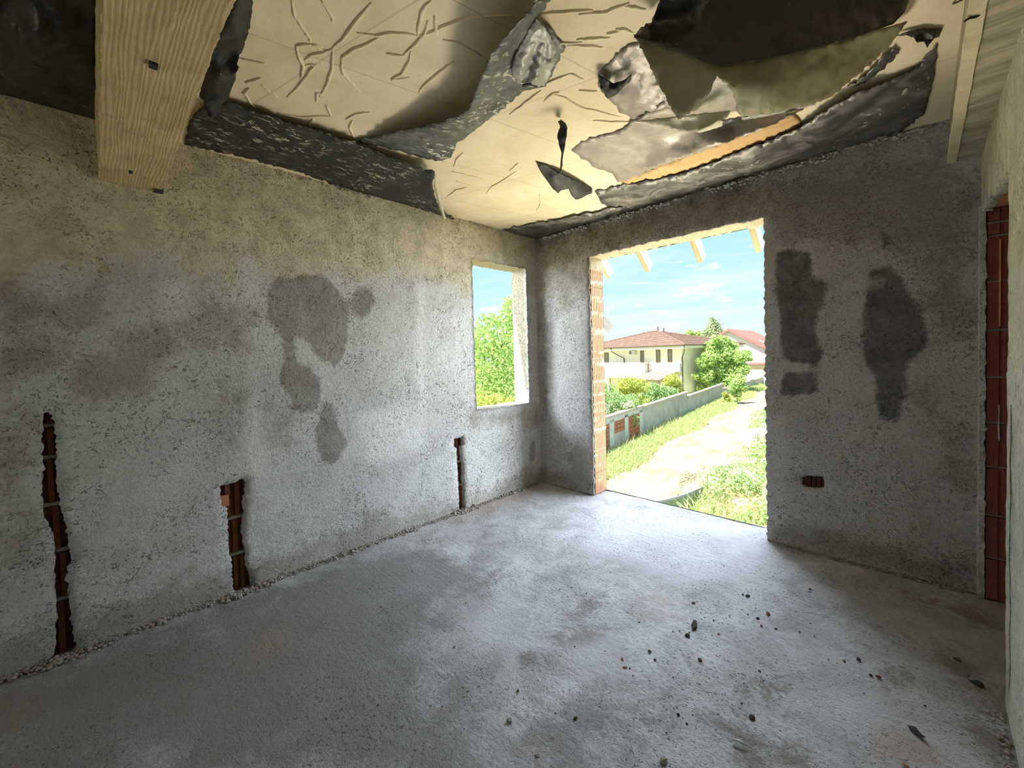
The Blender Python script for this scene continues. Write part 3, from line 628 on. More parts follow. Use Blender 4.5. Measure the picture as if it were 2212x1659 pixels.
# ------------------------------------------------------------------ floor
def floor():
    n = 2.0
    ol = [(0-.0, -7.2), (5.0, -7.2), (5.0, -.0)]
    edge = [(x, .215+.05*(x-.7)/1.5+.012*mnoise.noise((x*4, 0, 0))+RNG.normal(0, .003)) for x in np.arange(2.9, .5, -.03)]
    ol = [(-.2, -7.2), (5., -7.2), (5., .02), (2.95, .02)]+edge+[(.45, .02), (-.2, .02)]
    ol = densify(ol, .08)
    v, f = cdt(ol, [], .04)
    z = fbm(np.array([(a, b, 0) for a, b in v]), 2.2)*.005+fbm(np.array([(a, b, 3.) for a, b in v]), 11.)*.0025
    wl_ = np.clip(1-np.abs(v[:, 0]-.0)/.10, 0, 1)*(v[:, 0] > -.03); z = z-.006+wl_*.012
    near_edge = np.abs(sdist(v, ol)) < .03
    def FZ(pts): return [tuple(onz(u, q, 0)[:2]) for u, q in pts]
    dirt = [FZ(p) for p in ([(1860, 1335), (1900, 1345), (1950, 1370), (1935, 1385), (1880, 1365)], [(1640, 1460), (1700, 1462), (1705, 1490), (1660, 1492), (1625, 1475)], [(1870, 1430), (1960, 1440), (1975, 1475), (1930, 1500), (1880, 1455)],
        [(1600, 1570), (1640, 1590), (1640, 1650), (1590, 1640), (1585, 1600)], [(1690, 1550), (1760, 1585), (1790, 1640), (1700, 1659), (1680, 1620)], [(1390, 1540), (1440, 1535), (1440, 1560), (1395, 1560)], [(1520, 1520), (1560, 1540), (1530, 1560), (1500, 1545)],
        [(2010, 1390), (2090, 1430), (2130, 1490), (2060, 1470)], [(2100, 1520), (2160, 1540), (2190, 1600), (2150, 1659), (2120, 1600)], [(1300, 1265), (1330, 1255), (1320, 1290), (1270, 1330), (1260, 1320)], [(1180, 1370), (1310, 1340), (1300, 1400), (1230, 1410)],
        [(1105, 1410), (1150, 1405), (1160, 1430), (1110, 1430)], [(1950, 1270), (2110, 1310), (2160, 1350), (2100, 1345), (1980, 1300)])]
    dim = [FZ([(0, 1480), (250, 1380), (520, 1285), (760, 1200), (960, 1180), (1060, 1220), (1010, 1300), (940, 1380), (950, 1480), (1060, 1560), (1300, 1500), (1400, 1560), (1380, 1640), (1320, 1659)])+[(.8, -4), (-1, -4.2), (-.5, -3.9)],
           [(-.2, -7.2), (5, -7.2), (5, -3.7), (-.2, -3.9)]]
    pale = [FZ(p) for p in ([(440, 1350), (480, 1345), (490, 1395), (450, 1400)], [(270, 1590), (330, 1575), (320, 1620), (280, 1625)], [(1000, 1330), (1100, 1280), (1110, 1390), (1000, 1420)], [(1230, 1390), (1310, 1380), (1320, 1420), (1240, 1430)], [(1750, 1480), (1900, 1500), (1900, 1570), (1780, 1560)], [(1300, 1090), (1660, 1150), (1700, 1240), (1500, 1260), (1250, 1180)])]
    rust = [FZ(p) for p in ([(1000, 1100), (1120, 1050), (1180, 1045), (1150, 1075), (960, 1140)], [(0, 1490), (100, 1480), (60, 1659), (0, 1659)], [(1380, 1250), (1480, 1290), (1500, 1340), (1380, 1330)], [(1100, 1600), (1180, 1620), (1150, 1659)], [(1900, 1560), (2100, 1620), (2080, 1659), (1880, 1659)], [(520, 1380), (620, 1350), (640, 1400), (540, 1440)])]
    V = [(a, b, c) for (a, b), c in zip(v, z)]; Fc = [tuple(t) for t in f]
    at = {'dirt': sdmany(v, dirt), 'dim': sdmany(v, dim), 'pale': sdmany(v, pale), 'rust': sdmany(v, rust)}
    # slab rim and underside
    b0 = len(V); idx = [int(np.argmin(((v-q)**2).sum(1))) for q in ol]
    for a, b in ol: V.append((a, b, -.22))
    n = len(ol)
    for i in range(n): k = (i+1) % n; Fc.append((idx[i], b0+i, b0+k, idx[k]))
    Fc.append(tuple(range(b0, b0+n))[::-1])
    for k in at: at[k] = np.concatenate([at[k], np.full(n, -9.)])
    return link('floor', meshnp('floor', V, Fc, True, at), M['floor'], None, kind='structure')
fl = floor()
# ------------------------------------------------------------------ ceiling
m = MB(); m.box((-.02, -3.3, HC), (XR+.3, .02, 2.95)); ce = m.build('ceiling', M['ceiling'], None, kind='structure')
MB().box((-.02, -7.2, HC+.004), (5.0, -3.3, 2.95)).build('ceiling_dark', M['film_dark'], ce)
MB().box((XR+.25, -3.3, HC), (5.0, .02, 2.95)).build('ceiling_side', M['beam_smooth'], ce)
# wrinkles of the film cast into the concrete: raised ridges
ridges = [[(630, 0), (637, 35), (655, 60), (668, 80), (672, 92)], [(695, 0), (712, 25), (719, 38), (718, 48)], [(803, 5), (775, 38), (758, 60), (745, 78), (715, 108)], [(930, 0), (912, 22), (905, 55), (902, 78)], [(902, 78), (880, 72), (840, 70), (812, 76), (770, 70)],
    [(902, 78), (925, 72), (960, 55), (1010, 38), (1060, 34), (1110, 33)], [(925, 45), (918, 72), (898, 95), (870, 120)], [(870, 120), (850, 118), (835, 115)], [(826, 75), (800, 92), (765, 105), (740, 122), (737, 128)], [(737, 128), (740, 155), (760, 180), (780, 200)], [(719, 105), (718, 145), (708, 180), (690, 210)],
    [(719, 105), (700, 112), (672, 118), (658, 130)], [(640, 98), (643, 118), (655, 140), (652, 160), (650, 170)], [(658, 140), (680, 138), (665, 160), (650, 180), (620, 210)], [(672, 95), (655, 96), (640, 98)], [(672, 95), (682, 98), (698, 108)], [(938, 35), (942, 62), (945, 75)], [(888, 110), (885, 130), (868, 160), (845, 172), (885, 167)],
    [(982, 132), (950, 155), (915, 185), (905, 200)], [(957, 85), (990, 92), (1040, 120)], [(530, 195), (540, 190), (527, 200), (548, 230), (550, 242)], [(565, 182), (580, 195), (600, 210)], [(600, 245), (650, 252), (690, 250), (720, 252)], [(680, 250), (668, 270), (675, 280)], [(762, 258), (755, 275), (765, 300)], [(705, 225), (714, 250)], [(745, 258), (770, 245), (800, 242)], [(575, 137), (555, 133), (520, 125)], [(530, 178), (566, 168)], [(740, 155), (745, 165)], [(695, 205), (685, 200), (683, 220)],
    [(1165, 30), (1220, 25), (1280, 22)], [(1250, 30), (1310, 25), (1360, 5)], [(1340, 12), (1370, 15), (1395, 20)], [(1330, 62), (1350, 63), (1368, 72)], [(1310, 73), (1338, 68)], [(1245, 86), (1280, 82), (1318, 81)], [(1178, 100), (1190, 94), (1215, 92), (1258, 91)], [(1225, 97), (1270, 98), (1302, 102)], [(1100, 248), (1130, 225), (1155, 206), (1168, 195)], [(1160, 190), (1190, 175), (1235, 158)], [(1235, 158), (1260, 172)],
    [(1190, 202), (1220, 210), (1245, 228), (1290, 240), (1342, 253)], [(1175, 220), (1192, 202), (1208, 198)], [(1280, 260), (1320, 262), (1370, 263)], [(1250, 195), (1290, 196)], [(1075, 440), (1050, 420), (1020, 402), (985, 390)], [(1050, 418), (1065, 400), (1085, 390), (1115, 370)], [(975, 370), (1010, 378), (1045, 388)], [(965, 425), (985, 410), (1010, 405)], [(1165, 420), (1168, 440), (1160, 455)], [(1100, 370), (1120, 352)], [(1000, 330), (985, 345), (980, 360)]]
m = MB()
for r in ridges:
    pts = []
    for i in range(len(r)-1):
        for j in range(4): t = j/4; pts.append((r[i][0]*(1-t)+r[i+1][0]*t+random.gauss(0, .6), r[i][1]*(1-t)+r[i+1][1]*t+random.gauss(0, .6)))
    pts.append(r[-1]); P3 = [onz(u, v, HC) for u, v in pts]; n = len(P3)
    m.tube(P3, [.0012+.0065*math.sin(math.pi*(i+.6)/(n+.2))**.6 for i in range(n)], 6)
m.build('wrinkle_ridge', M['ceiling'], ce, True, kind='stuff')
# ---- concrete beams
def rough_box(name, mat, lo, hi, axis, amp, parent, seg=.05):
    lo = np.array(lo, float); hi = np.array(hi, float); n = [max(2, int((hi[i]-lo[i])/seg)+1) for i in range(3)]
    bm = bmesh.new(); bmesh.ops.create_cube(bm, size=1)
    me = bpy.data.meshes.new(name)
    for v in bm.verts: v.co = Vector([(lo[i]+hi[i])/2+v.co[i]*(hi[i]-lo[i]) for i in range(3)])
    es = [e for e in bm.edges if abs((e.verts[0].co-e.verts[1].co)[axis]) > 1e-6]
    bmesh.ops.subdivide_edges(bm, edges=es, cuts=int((hi[axis]-lo[axis])/.02), use_grid_fill=True)
    for v in bm.verts:
        q = Vector((v.co.x*14, v.co.y*14, v.co.z*14)); q2 = q*4.1
        d = Vector((mnoise.noise(q), mnoise.noise(q+Vector((9, 0, 0))), mnoise.noise(q+Vector((0, 9, 0)))))*amp+Vector((mnoise.noise(q2), mnoise.noise(q2+Vector((9, 0, 0))), mnoise.noise(q2+Vector((0, 9, 0)))))*amp
        d[axis] = 0; v.co += d
    bm.to_mesh(me); bm.free(); return link(name, me, mat, parent)
lb = root('concrete_beam', (1.65, -3.335, 2.43), 'tan board-marked concrete beam hanging over the upper left of the left wall', 'beam')
rough_box('beam_body', M['beam'], (.002, -3.462, 2.427), (XR-.002, -3.212, HC+.004), 0, .004, lb)
for (u, v), s in (((331, 138), .011), ((282, 370), .007)):
    p = onz(u, v, 2.427); MB().box((p[0]-s*1.3, p[1]-s, 2.417), (p[0]+s*1.3, p[1]+s, 2.44)).build('plug', M['dark_plug'], lb)
p = onz(338, 404, 2.427); MB().box((.0, -3.245, 2.419), (.05, -3.205, 2.44)).build('chipped_corner', M['dark_plug'], lb)
rb = root('concrete_beam', (3.4, -2, 2.485), 'grey-brown brushed concrete beam above the doorway at the right', 'beam')
rough_box('beam_body', M['brushed'], (3.186, -3.2, 2.485), (XR+.27, -.002, 2.60), 1, .003, rb)
MB().box((3.178, -3.2, 2.50), (3.30, -.002, HC+.004)).build('beam_side', M['beam_smooth'], rb)
rough_box('edge_strip', M['edge_strip'], (3.166, -3.2, 2.479), (3.205, -.002, 2.504), 1, .0022, rb)
# tie wires sticking out of the right beam
w1 = [onz(2030, 22, 2.60), onz(2078, 0, 2.57), onz(2110, -16, 2.53)]
def tiew(a, b, label):
    q = MB(); n = 6; q.tube([a+(b-a)*i/n+np.array([0, 0, .003*math.sin(i)]) for i in range(n+1)], .0035, 6); tag(q.build('tie_wire', M['wire'], None, True), label, 'wire', 'tie wires of the right beam')
tiew(onx(2030, 22, 3.12), onx(2090, -8, 3.17), 'longer black tie wire poking out at the top beside the right beam')
tiew(onz(2084, 46, 2.468), onz(2118, 30, 2.484), 'short black tie wire lying across the pale lower edge of the right beam')

# ------------------------------------------------------------------ torn film hanging from the ceiling
def film_piece(name, label, mat, outline, inner=(), res=9., jag=1.6, crinkle=.003, cs=32., thick=.0016, seed=0, parent=None, cat='torn film', zbase=HC, edgestep=6.):
    ol = [q[:2] for q in outline]; D0 = [q[2] for q in outline]; JG = [q[3] if len(q) > 3 else 1 for q in outline]; dn = []; n = len(ol)
    loop = []
    for i in range(n):
        a = np.array(ol[i], float); b = np.array(ol[(i+1) % n], float); L = np.linalg.norm(b-a); k = max(1, int(L/edgestep)); nr = np.array([-(b-a)[1], (b-a)[0]])/(L+1e-9)
        for j in range(k):
            t = j/k; loop.append(a+(b-a)*t+(nr*RNG.normal(0, jag*JG[i]) if j else 0)); dn.append(D0[i]*(1-t)+D0[(i+1) % n]*t)
    loop = np.array(loop); v, f = cdt(loop, [], res)
    st_ = max(1, len(loop)//90); ctrl = np.vstack([loop[::st_], np.array([(u, w) for u, w, d in inner]).reshape(-1, 2)])/100.; cdv = np.array(dn[::st_]+[d for *_, d in inner])
    def phi(A, B):
        r2 = ((A[:, None]-B[None])**2).sum(2)+1e-9; return .5*r2*np.log(r2)
    k = len(ctrl); A = np.zeros((k+3, k+3)); A[:k, :k] = phi(ctrl, ctrl)+np.eye(k)*.002; A[:k, k] = 1; A[:k, k+1:] = ctrl; A[k, :k] = 1; A[k+1:, :k] = ctrl.T
    co = np.linalg.solve(A, np.concatenate([cdv, np.zeros(3)])); dr = phi(v/100., ctrl)@co[:k]+co[k]+v/100.@co[k+1:]; dr = np.clip(dr, .003, .5)
    P = np.array([onz(u, q, zbase-d) for (u, q), d in zip(v, dr)])
    cr = np.array([mnoise.turbulence(Vector((x*cs+seed, y*cs*1.7, z*cs)), 3, False) for x, y, z in P])
    dr = np.maximum(dr+(cr-.5)*crinkle*.6, .003)
    V = np.array([onz(u, q, zbase-d) for (u, q), d in zip(v, dr)])
    # thickness: a second skin, offset along the normals, closed along the rim
    me0 = meshnp(name, V, f[:, ::-1]); 
    bm = bmesh.new(); bm.from_mesh(me0); bmesh.ops.recalc_face_normals(bm, faces=bm.faces); bm.normal_update()
    bmesh.ops.solidify(bm, geom=bm.faces[:], thickness=thick); 
    for q in bm.faces: q.smooth = True
    bm.to_mesh(me0); bm.free()
    o = link(name, me0, mat, parent)
    if parent is None: tag(o, label, cat)
    return o
film_piece('hanging_film', 'black film strip with cream flecks stuck along the top of the left wall', M['film_flecked'],
    [(398, 312, .005), (408, 262, .02), (440, 228, .03), (490, 218, .035), (620, 262, .04), (760, 305, .045), (850, 342, .05), (939, 371, .075), (934, 395, .09), (938, 420, .08), (952, 455, .05), (1000, 487, .005), (900, 455, .004), (780, 420, .004), (650, 373, .004), (520, 338, .004)],
    [(620, 320, .02), (780, 372, .025), (880, 400, .03)], crinkle=.012, cs=14, seed=1)
film_piece('hanging_film', 'narrow pale strip of film dangling at the end of the left wall film', M['film_pale'],
    [(938, 378, .075), (944, 385, .07), (952, 430, .10), (963, 472, .13), (958, 474, .13), (946, 440, .10), (937, 402, .085)], res=6, jag=.5, crinkle=.003, seed=2)
film_piece('hanging_film', 'long sagging sheet of grey black film curving across the middle of the ceiling', M['film_sag'],
    [(768, 303, .006), (860, 283, .055), (960, 262, .10), (1012, 238, .12), (1030, 190, .13), (1058, 120, .14), (1108, 58, .14), (1168, -4, .13), (1190, -4, .06), (1160, 40, .02), (1190, 60, .012), (1222, 100, .006), (1200, 145, .006), (1180, 186, .008), (1150, 192, .03), (1130, 196, .012), (1085, 235, .006), (1020, 285, .005), (985, 310, .005), (975, 340, .005), (940, 348, .005), (860, 325, .005), (800, 312, .005)],
    [(1080, 190, .05), (1010, 268, .05), (900, 300, .03), (1110, 110, .07), (1150, 130, .03)], crinkle=.016, cs=16, seed=3)
film_piece('hanging_film', 'creased pale silvery tongue of film with a dark pocket at its lower end', M['film_crease'],
    [(1158, 38, .05), (1180, 62, .06), (1200, 100, .04), (1196, 140, .035), (1176, 186, .05), (1150, 188, .07), (1128, 182, .085), (1115, 178, .075), (1105, 150, .075), (1118, 110, .075), (1140, 66, .065)],
    [(1172-52*t*1., 62+112*t, .055+.045*t) for t in (.3, .5, .7, .9)]+[(1174-40*t, 62+118*t, .05+.005*t) for t in (.3, .5, .7, .9)]+[(1177-24*t, 62+120*t, .06+.05*t) for t in (.3, .5, .7, .9)]+[(1180-8*t, 62+118*t, .05) for t in (.3, .5, .7, .9)]+[(1184+8*t, 62+110*t, .055+.02*t) for t in (.3, .5, .7)], res=4, crinkle=.008, cs=24, seed=4)
film_piece('hanging_film', 'small dark curled lip of film under the silvery tongue', M['film_black'],
    [(1128, 182, .09), (1150, 178, .075), (1162, 186, .06), (1160, 190, .07), (1146, 186, .085), (1128, 188, .095)], res=5, jag=.5, seed=5)
film_piece('hanging_film', 'black film flap hanging beside the left concrete beam', M['film_black'],
    [(512, -6, .10), (546, -6, .05), (540, 60, .05), (528, 95, .06), (514, 132, .09), (514, 152, .11), (502, 185, .12), (490, 216, .12), (470, 240, .16), (455, 258, .19), (440, 225, .17), (431, 208, .14), (440, 150, .12), (452, 110, .11), (480, 60, .11)],
    [(490, 135, .085), (470, 170, .16), (515, 60, .10)], crinkle=.02, cs=16, seed=6)
film_piece('hanging_film', 'dark strip of film in the corner above the window and door', M['film_edge'],
    [(1085, 496, .004), (1130, 487, .012), (1200, 476, .02), (1260, 462, .022), (1300, 455, .02), (1318, 447, .012), (1345, 448, .02), (1340, 464, .004), (1300, 475, .004), (1230, 497, .004), (1160, 518, .004), (1120, 508, .004)],
    [(1200, 490, .012)], res=7, crinkle=.008, seed=7)
film_piece('hanging_film', 'black grey film strip bulging along the top of the back wall', M['film_edge'],
    [(1285, 414, .006), (1335, 400, .01), (1420, 387, .022), (1509, 363, .028), (1631, 314, .03), (1723, 277, .035), (1800, 228, .05), (1850, 200, .05), (1920, 175, .03), (1975, 150, .02), (2012, 110, .01), (2022, 92, .006), (2022, 130, .008), (2014, 180, .01), (1998, 245, .004), (1950, 283, .004), (1880, 304, .004), (1800, 327, .004), (1720, 351, .004), (1600, 387, .004), (1480, 423, .004), (1340, 464, .004), (1300, 440, .004)],
    [(1480, 395, .045), (1620, 345, .055), (1780, 285, .05), (1900, 235, .04), (1400, 415, .03)], crinkle=.012, cs=14, seed=8)
film_piece('hanging_film', 'glossy grey bulging film roll reaching from the middle of the ceiling to the right', M['film_grey'],
    [(1234, 325, .005), (1256, 305, .005), (1300, 292, .006), (1345, 280, .010), (1370, 260, .02), (1440, 262, .03), (1520, 262, .04), (1600, 252, .06), (1700, 232, .07), (1760, 218, .08), (1712, 249, .15), (1660, 273, .15), (1604, 295, .15), (1550, 314, .14), (1495, 334, .125), (1420, 362, .085), (1360, 386, .03), (1334, 394, .006), (1326, 380, .006), (1310, 370, .005), (1285, 362, .005), (1262, 345, .005)],
    [(1400, 315, .022), (1480, 295, .045), (1560, 280, .07), (1320, 335, .012), (1400, 345, .035), (1480, 318, .075), (1580, 288, .09)], crinkle=.008, cs=14, seed=9)
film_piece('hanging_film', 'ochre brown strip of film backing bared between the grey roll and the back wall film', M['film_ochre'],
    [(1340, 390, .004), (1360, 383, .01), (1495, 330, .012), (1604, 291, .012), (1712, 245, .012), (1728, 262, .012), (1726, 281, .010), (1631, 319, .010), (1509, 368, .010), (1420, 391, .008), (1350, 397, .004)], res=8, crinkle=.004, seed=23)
film_piece('hanging_film', 'crumpled brownish grey film patch with curled corner left of the big olive flap', M['film_grey'],
    [(1292, 165, .012), (1300, 150, .008), (1318, 133, .006), (1345, 105, .005), (1362, 95, .006), (1392, 92, .01), (1410, 130, .02), (1430, 190, .03), (1470, 235, .05), (1500, 245, .055), (1440, 250, .04), (1372, 258, .02), (1345, 245, .006), (1325, 225, .006), (1312, 212, .012), (1296, 190, .02)],
    [(1360, 150, .02), (1380, 210, .045), (1345, 200, .02)], crinkle=.02, cs=22, seed=10)
film_piece('hanging_film', 'black curled scrap around a tear in the crumpled patch', M['film_black'],
    [(1293, 162, .035), (1305, 168, .045), (1325, 180, .05), (1352, 170, .05), (1364, 160, .06), (1362, 172, .05), (1345, 190, .055), (1328, 206, .06), (1312, 212, .055), (1297, 190, .05)],
    [(1325, 195, .075), (1310, 185, .06)], res=5, jag=.7, crinkle=.02, cs=28, seed=11)
film_piece('hanging_film', 'brown shaded film fold between the two points of the olive flap', M['film_grey'],
    [(1372, 262, .03), (1420, 225, .035), (1500, 190, .04), (1548, 160, .05), (1590, 190, .05), (1605, 240, .04), (1500, 250, .05)], [(1500, 225, .06)], crinkle=.01, seed=12)
film_piece('hanging_film', 'pale olive flap with a white curled edge under the big flap', M['film_pale'],
    [(1372, 261, .05), (1480, 249, .085), (1578, 238, .11), (1570, 255, .13), (1552, 262, .14), (1520, 278, .145), (1498, 284, .14), (1470, 285, .13), (1420, 273, .09)], [(1490, 265, .10)], res=7, jag=.6, crinkle=.005, seed=13)
film_piece('hanging_film', 'small white rolled film edge tipped with olive', M['film_pale'],
    [(1500, 283, .15), (1530, 272, .155), (1555, 257, .155), (1562, 262, .15), (1560, 272, .15), (1535, 280, .15), (1512, 286, .15)], res=5, jag=.4, crinkle=.004, seed=14)
film_piece('hanging_film', 'big dark sagging film sheet overhead at the top right', M['film_dark'],
    [(1369, 80, .13), (1385, 58, .07), (1408, 48, .04), (1418, 20, .03), (1430, -8, .03), (1600, -8, .05), (1800, -8, .05), (1968, -8, .02), (1955, 25, .04, .1), (1930, 52, .08, .1), (1860, 76, .16, .1), (1790, 96, .20, .1), (1700, 118, .23, .1), (1620, 133, .25, .1), (1545, 142, .27, .1), (1500, 124, .23, .1), (1450, 105, .18, .1), (1400, 88, .14, .1)],
    [(1560, 60, .13), (1700, 50, .13), (1850, 30, .09)], crinkle=.02, cs=12, seed=15)
film_piece('hanging_film', 'big olive torn film flap with two hanging points below the dark sheet', M['film_olive'],
    [(1369, 73, 0.105, .1), (1400, 84, 0.115, .1), (1450, 102, 0.155, .1), (1500, 121, 0.205, .1), (1545, 139, 0.245, .1), (1620, 130, 0.225, .1), (1700, 115, 0.205, .1), (1790, 93, 0.175, .1), (1860, 73, 0.135, .1), (1932, 54, .085), (1960, 45, .04), (1940, 75, .05), (1900, 120, .09), (1850, 165, .16), (1800, 205, .21), (1760, 224, .25), (1700, 238, .29), (1640, 248, .31), (1603, 254, .31), (1592, 238, .31), (1588, 215, .31), (1575, 185, .30), (1549, 163, .29), (1530, 205, .32), (1500, 240, .34), (1465, 258, .35), (1440, 215, .29), (1420, 175, .23), (1395, 125, .17)],
    [(1480, 180, .26), (1650, 190, .29), (1780, 160, .22)], res=10, crinkle=.012, cs=10, seed=16)
film_piece('hanging_film', 'bright thin lip along the lower edge of the big olive flap', M['film_crease'],
    [(1600, 254, .12), (1640, 247, .125), (1700, 236, .125), (1760, 222, .12), (1762, 226, .12), (1700, 242, .12), (1650, 252, .12), (1606, 259, .115)], res=5, jag=.5, seed=17)
film_piece('hanging_film', 'thin black twisted strip dangling from the middle of the ceiling', M['film_black'],
    [(1205, 262, .02), (1212, 258, .01), (1222, 266, .05), (1226, 276, .08), (1223, 300, .12), (1218, 328, .16), (1216, 340, .18), (1214, 362, .22), (1212, 374, .24), (1209, 374, .24), (1211, 350, .2), (1213, 330, .17), (1207, 312, .14), (1204, 290, .10), (1210, 274, .07)], res=5, jag=.5, crinkle=.006, seed=18)
film_piece('hanging_film', 'dark butterfly shaped film flap hanging below the twisted strip', M['film_black'],
    [(1156, 347, .006), (1185, 358, .012), (1215, 374, .03), (1250, 390, .02), (1279, 406, .008), (1279, 417, .03), (1268, 421, .06), (1250, 430, .09), (1243, 431, .10), (1236, 424, .09), (1228, 408, .07), (1212, 411, .09), (1205, 418, .11), (1190, 402, .08), (1172, 377, .04)], [(1216, 392, .055), (1195, 385, .06), (1250, 410, .06)], res=5, jag=.6, crinkle=.004, seed=19)
film_piece('hanging_film', 'dark sheet of film sagging in the gloom left of the concrete beam', M['film_dark'],
    [(-10, -10, .03), (205, -10, .02), (206, 120, .02), (206, 240, .006), (150, 238, .006), (60, 215, .006), (-10, 200, .006)], [(80, 60, .10), (140, 130, .05), (30, 140, .07)], crinkle=.03, cs=10, seed=20)
film_piece('hanging_film', 'star shaped dark film scrap at the right end of the ceiling', M['film_dark'],
    [(1935, 78, .012), (1960, 68, .012), (1990, 62, .012), (2035, 60, .008), (2028, 80, .01), (2018, 82, .03), (2010, 92, .02), (2003, 104, .05), (1996, 90, .02), (1980, 92, .04), (1975, 82, .015), (1955, 75, .012)], res=5, jag=1, seed=21)
film_piece('hanging_film', 'grey film streak crossing the cream patch at the right end of the ceiling', M['film_edge'],
    [(1820, 192, .006), (1870, 165, .02), (1905, 125, .02), (1930, 100, .01), (1942, 108, .008), (1930, 130, .006), (1890, 165, .006), (1850, 185, .005)], res=6, jag=2, seed=22)
# ------------------------------------------------------------------ debris on the floor
def stone_mesh(kind):
    bm = bmesh.new(); bmesh.ops.create_icosphere(bm, subdivisions=2 if kind != 'crumb' else 1, radius=1.); off = Vector((random.random()*50, 3, 1))
    for v in bm.verts:
        s = 1+.55*mnoise.noise(v.co*1.3+off)+.25*mnoise.noise(v.co*3.+off); v.co *= s; v.co.z = max(v.co.z*.62, -.30)
        if kind == 'chip': v.co.x *= 1.3; v.co.y *= .8
        if kind == 'leafy': v.co.x *= 1.7; v.co.y *= .75; v.co.z += .35*max(0, -v.co.x-.7)
    me = bpy.data.meshes.new('stone'); bm.to_mesh(me); bm.free(); return me
def stone(name, u, v, px, mat, label, kind='lump', rot=None, group=None, cat='stone', me=None):
    p = onz(u, v, 0); dd = (p-CAM)@FW; r = px/F*dd*.34
    me = me or stone_mesh(kind); o = bpy.data.objects.new(name, me); C.objects.link(o)
    if not me.materials: me.materials.append(mat)
    o.location = (p[0], p[1], r*.24-.004); o.scale = (r, r, r); o.rotation_euler = (0, 0, random.uniform(0, 6) if rot is None else rot)
    tag(o, label, cat, group); return o
L_ = [('mortar_lump', 1500, 1350, 24, 'stone_dark', 'largest dark mortar lump with a curled tail, right of the floor centre', 'leafy'),
 ('mortar_lump', 1485, 1372, 15, 'stone_dark', 'dark mortar lump just below the largest curled one', 'lump'),
 ('mortar_lump', 1616, 1286, 11, 'stone_dark', 'small black lump on the bright floor in front of the door', 'lump'),
 ('brick_fragment', 1498, 1301, 9, 'rubble_red', 'dark red brick crumb above the two big mortar lumps', 'chip'),
 ('brick_fragment', 1659, 1325, 15, 'rubble_red', 'rust brown brick fragment, widest of the red ones right of centre', 'chip'),
 ('brick_fragment', 1645, 1351, 9, 'rubble_red', 'small upright red brick crumb below the rust brown fragment', 'chip'),
 ('mortar_lump', 1637, 1335, 9, 'stone_dark', 'grey black crumb between the rust brown fragment and the red crumb', 'lump'),
 ('mortar_lump', 1676, 1357, 8, 'stone_dark', 'small bluish black crumb right of the red crumb', 'lump'),
 ('mortar_lump', 1512, 1424, 12, 'stone_dark', 'dark pebble alone on clean floor below the mortar lumps', 'lump'),
 ('brick_fragment', 1350, 1440, 10, 'chip_orange', 'pale orange brick chip, lower of the pair left of centre', 'chip'),
 ('brick_fragment', 1344, 1422, 9, 'chip_orange', 'orange brown brick chip, upper of the pair left of centre', 'chip'),
 ('mortar_lump', 1403, 1406, 11, 'stone_dark', 'dark crumbly lump in a short line of specks', 'lump'),
 ('mortar_lump', 1415, 1424, 8, 'stone_dark', 'dark crumb below the short line of specks', 'lump'),
 ('mortar_lump', 1624, 1549, 19, 'stone_dark', 'round dark clod near the front of the floor beside brown dirt', 'lump'),
 ('mortar_lump', 1855, 1423, 13, 'stone_dark', 'slim dark shard pointing away on the right of the floor', 'chip'),
 ('mortar_lump', 1881, 1457, 10, 'stone_dark', 'blue black pebble beside a red crumb at the right', 'lump'),
 ('brick_fragment', 1897, 1460, 11, 'rubble_red', 'red crumb beside the blue black pebble at the right', 'chip'),
 ('mortar_lump', 1978, 1580, 26, 'stone_dark', 'olive black long clod at the lower right of the floor', 'leafy'),
 ('mortar_lump', 2112, 1477, 26, 'stone_dark', 'flat dark flake near the foot of the right wall', 'chip'),
 ('mortar_lump', 1433, 1641, 23, 'stone_pale', 'pale grey rounded mortar lump at the bottom of the floor', 'lump'),
 ('mortar_lump', 1465, 1542, 10, 'stone_dark', 'dark crumb at the end of a gritty streak near the front', 'lump'),
 ('mortar_lump', 1484, 1562, 8, 'stone_dark', 'dark crumb just below the gritty streak', 'lump'),
 ('mortar_lump', 1641, 1449, 8, 'stone_dark', 'small black grain above the brown dirt patch', 'lump'),
 ('mortar_lump', 1823, 1426, 9, 'clod', 'brown grain left of the slim dark shard', 'lump'),
 ('mortar_lump', 1100, 1555, 18, 'stone_pale', 'pale jagged mortar chunk in the lower middle of the floor', 'lump'),
 ('mortar_lump', 1160, 1631, 14, 'stone_pale', 'greyish crumb at the bottom edge below the pale chunk', 'lump'),
 ('mortar_lump', 1243, 1550, 11, 'stone_dark', 'flat dark crumb right of the pale jagged chunk', 'chip'),
 ('brick_fragment', 981, 1396, 7, 'rubble_red', 'tiny red crumb in the dim left half of the floor', 'chip'),
 ('brick_fragment', 817, 1521, 7, 'rubble_red', 'tiny red crumb farthest left near the bottom', 'chip'),
 ('mortar_lump', 1119, 1491, 9, 'stone_dark', 'dark grain above the pale jagged chunk', 'lump'),
 ('mortar_lump', 1605, 1283, 6, 'stone_dark', 'tiny dark grain left of the small black lump', 'lump'),
 ('brick_fragment', 1552, 1368, 7, 'chip_orange', 'tiny reddish chip right of the largest mortar lump', 'chip'),
 ('brick_fragment', 2178, 1542, 16, 'clod', 'brown brick stub at the foot of the right wall edge', 'chip'),
 ('brick_fragment', 1957, 1652, 15, 'chip_orange', 'orange brick chip on the bottom edge of the picture', 'chip'),
 ('mortar_lump', 2068, 1424, 13, 'stone_dark', 'thin dark flake on bare floor near the right doorway', 'chip'),
 ('mortar_lump', 1750, 1272, 8, 'stone_dark', 'small dark grain on the bright floor before the right wall', 'lump')]
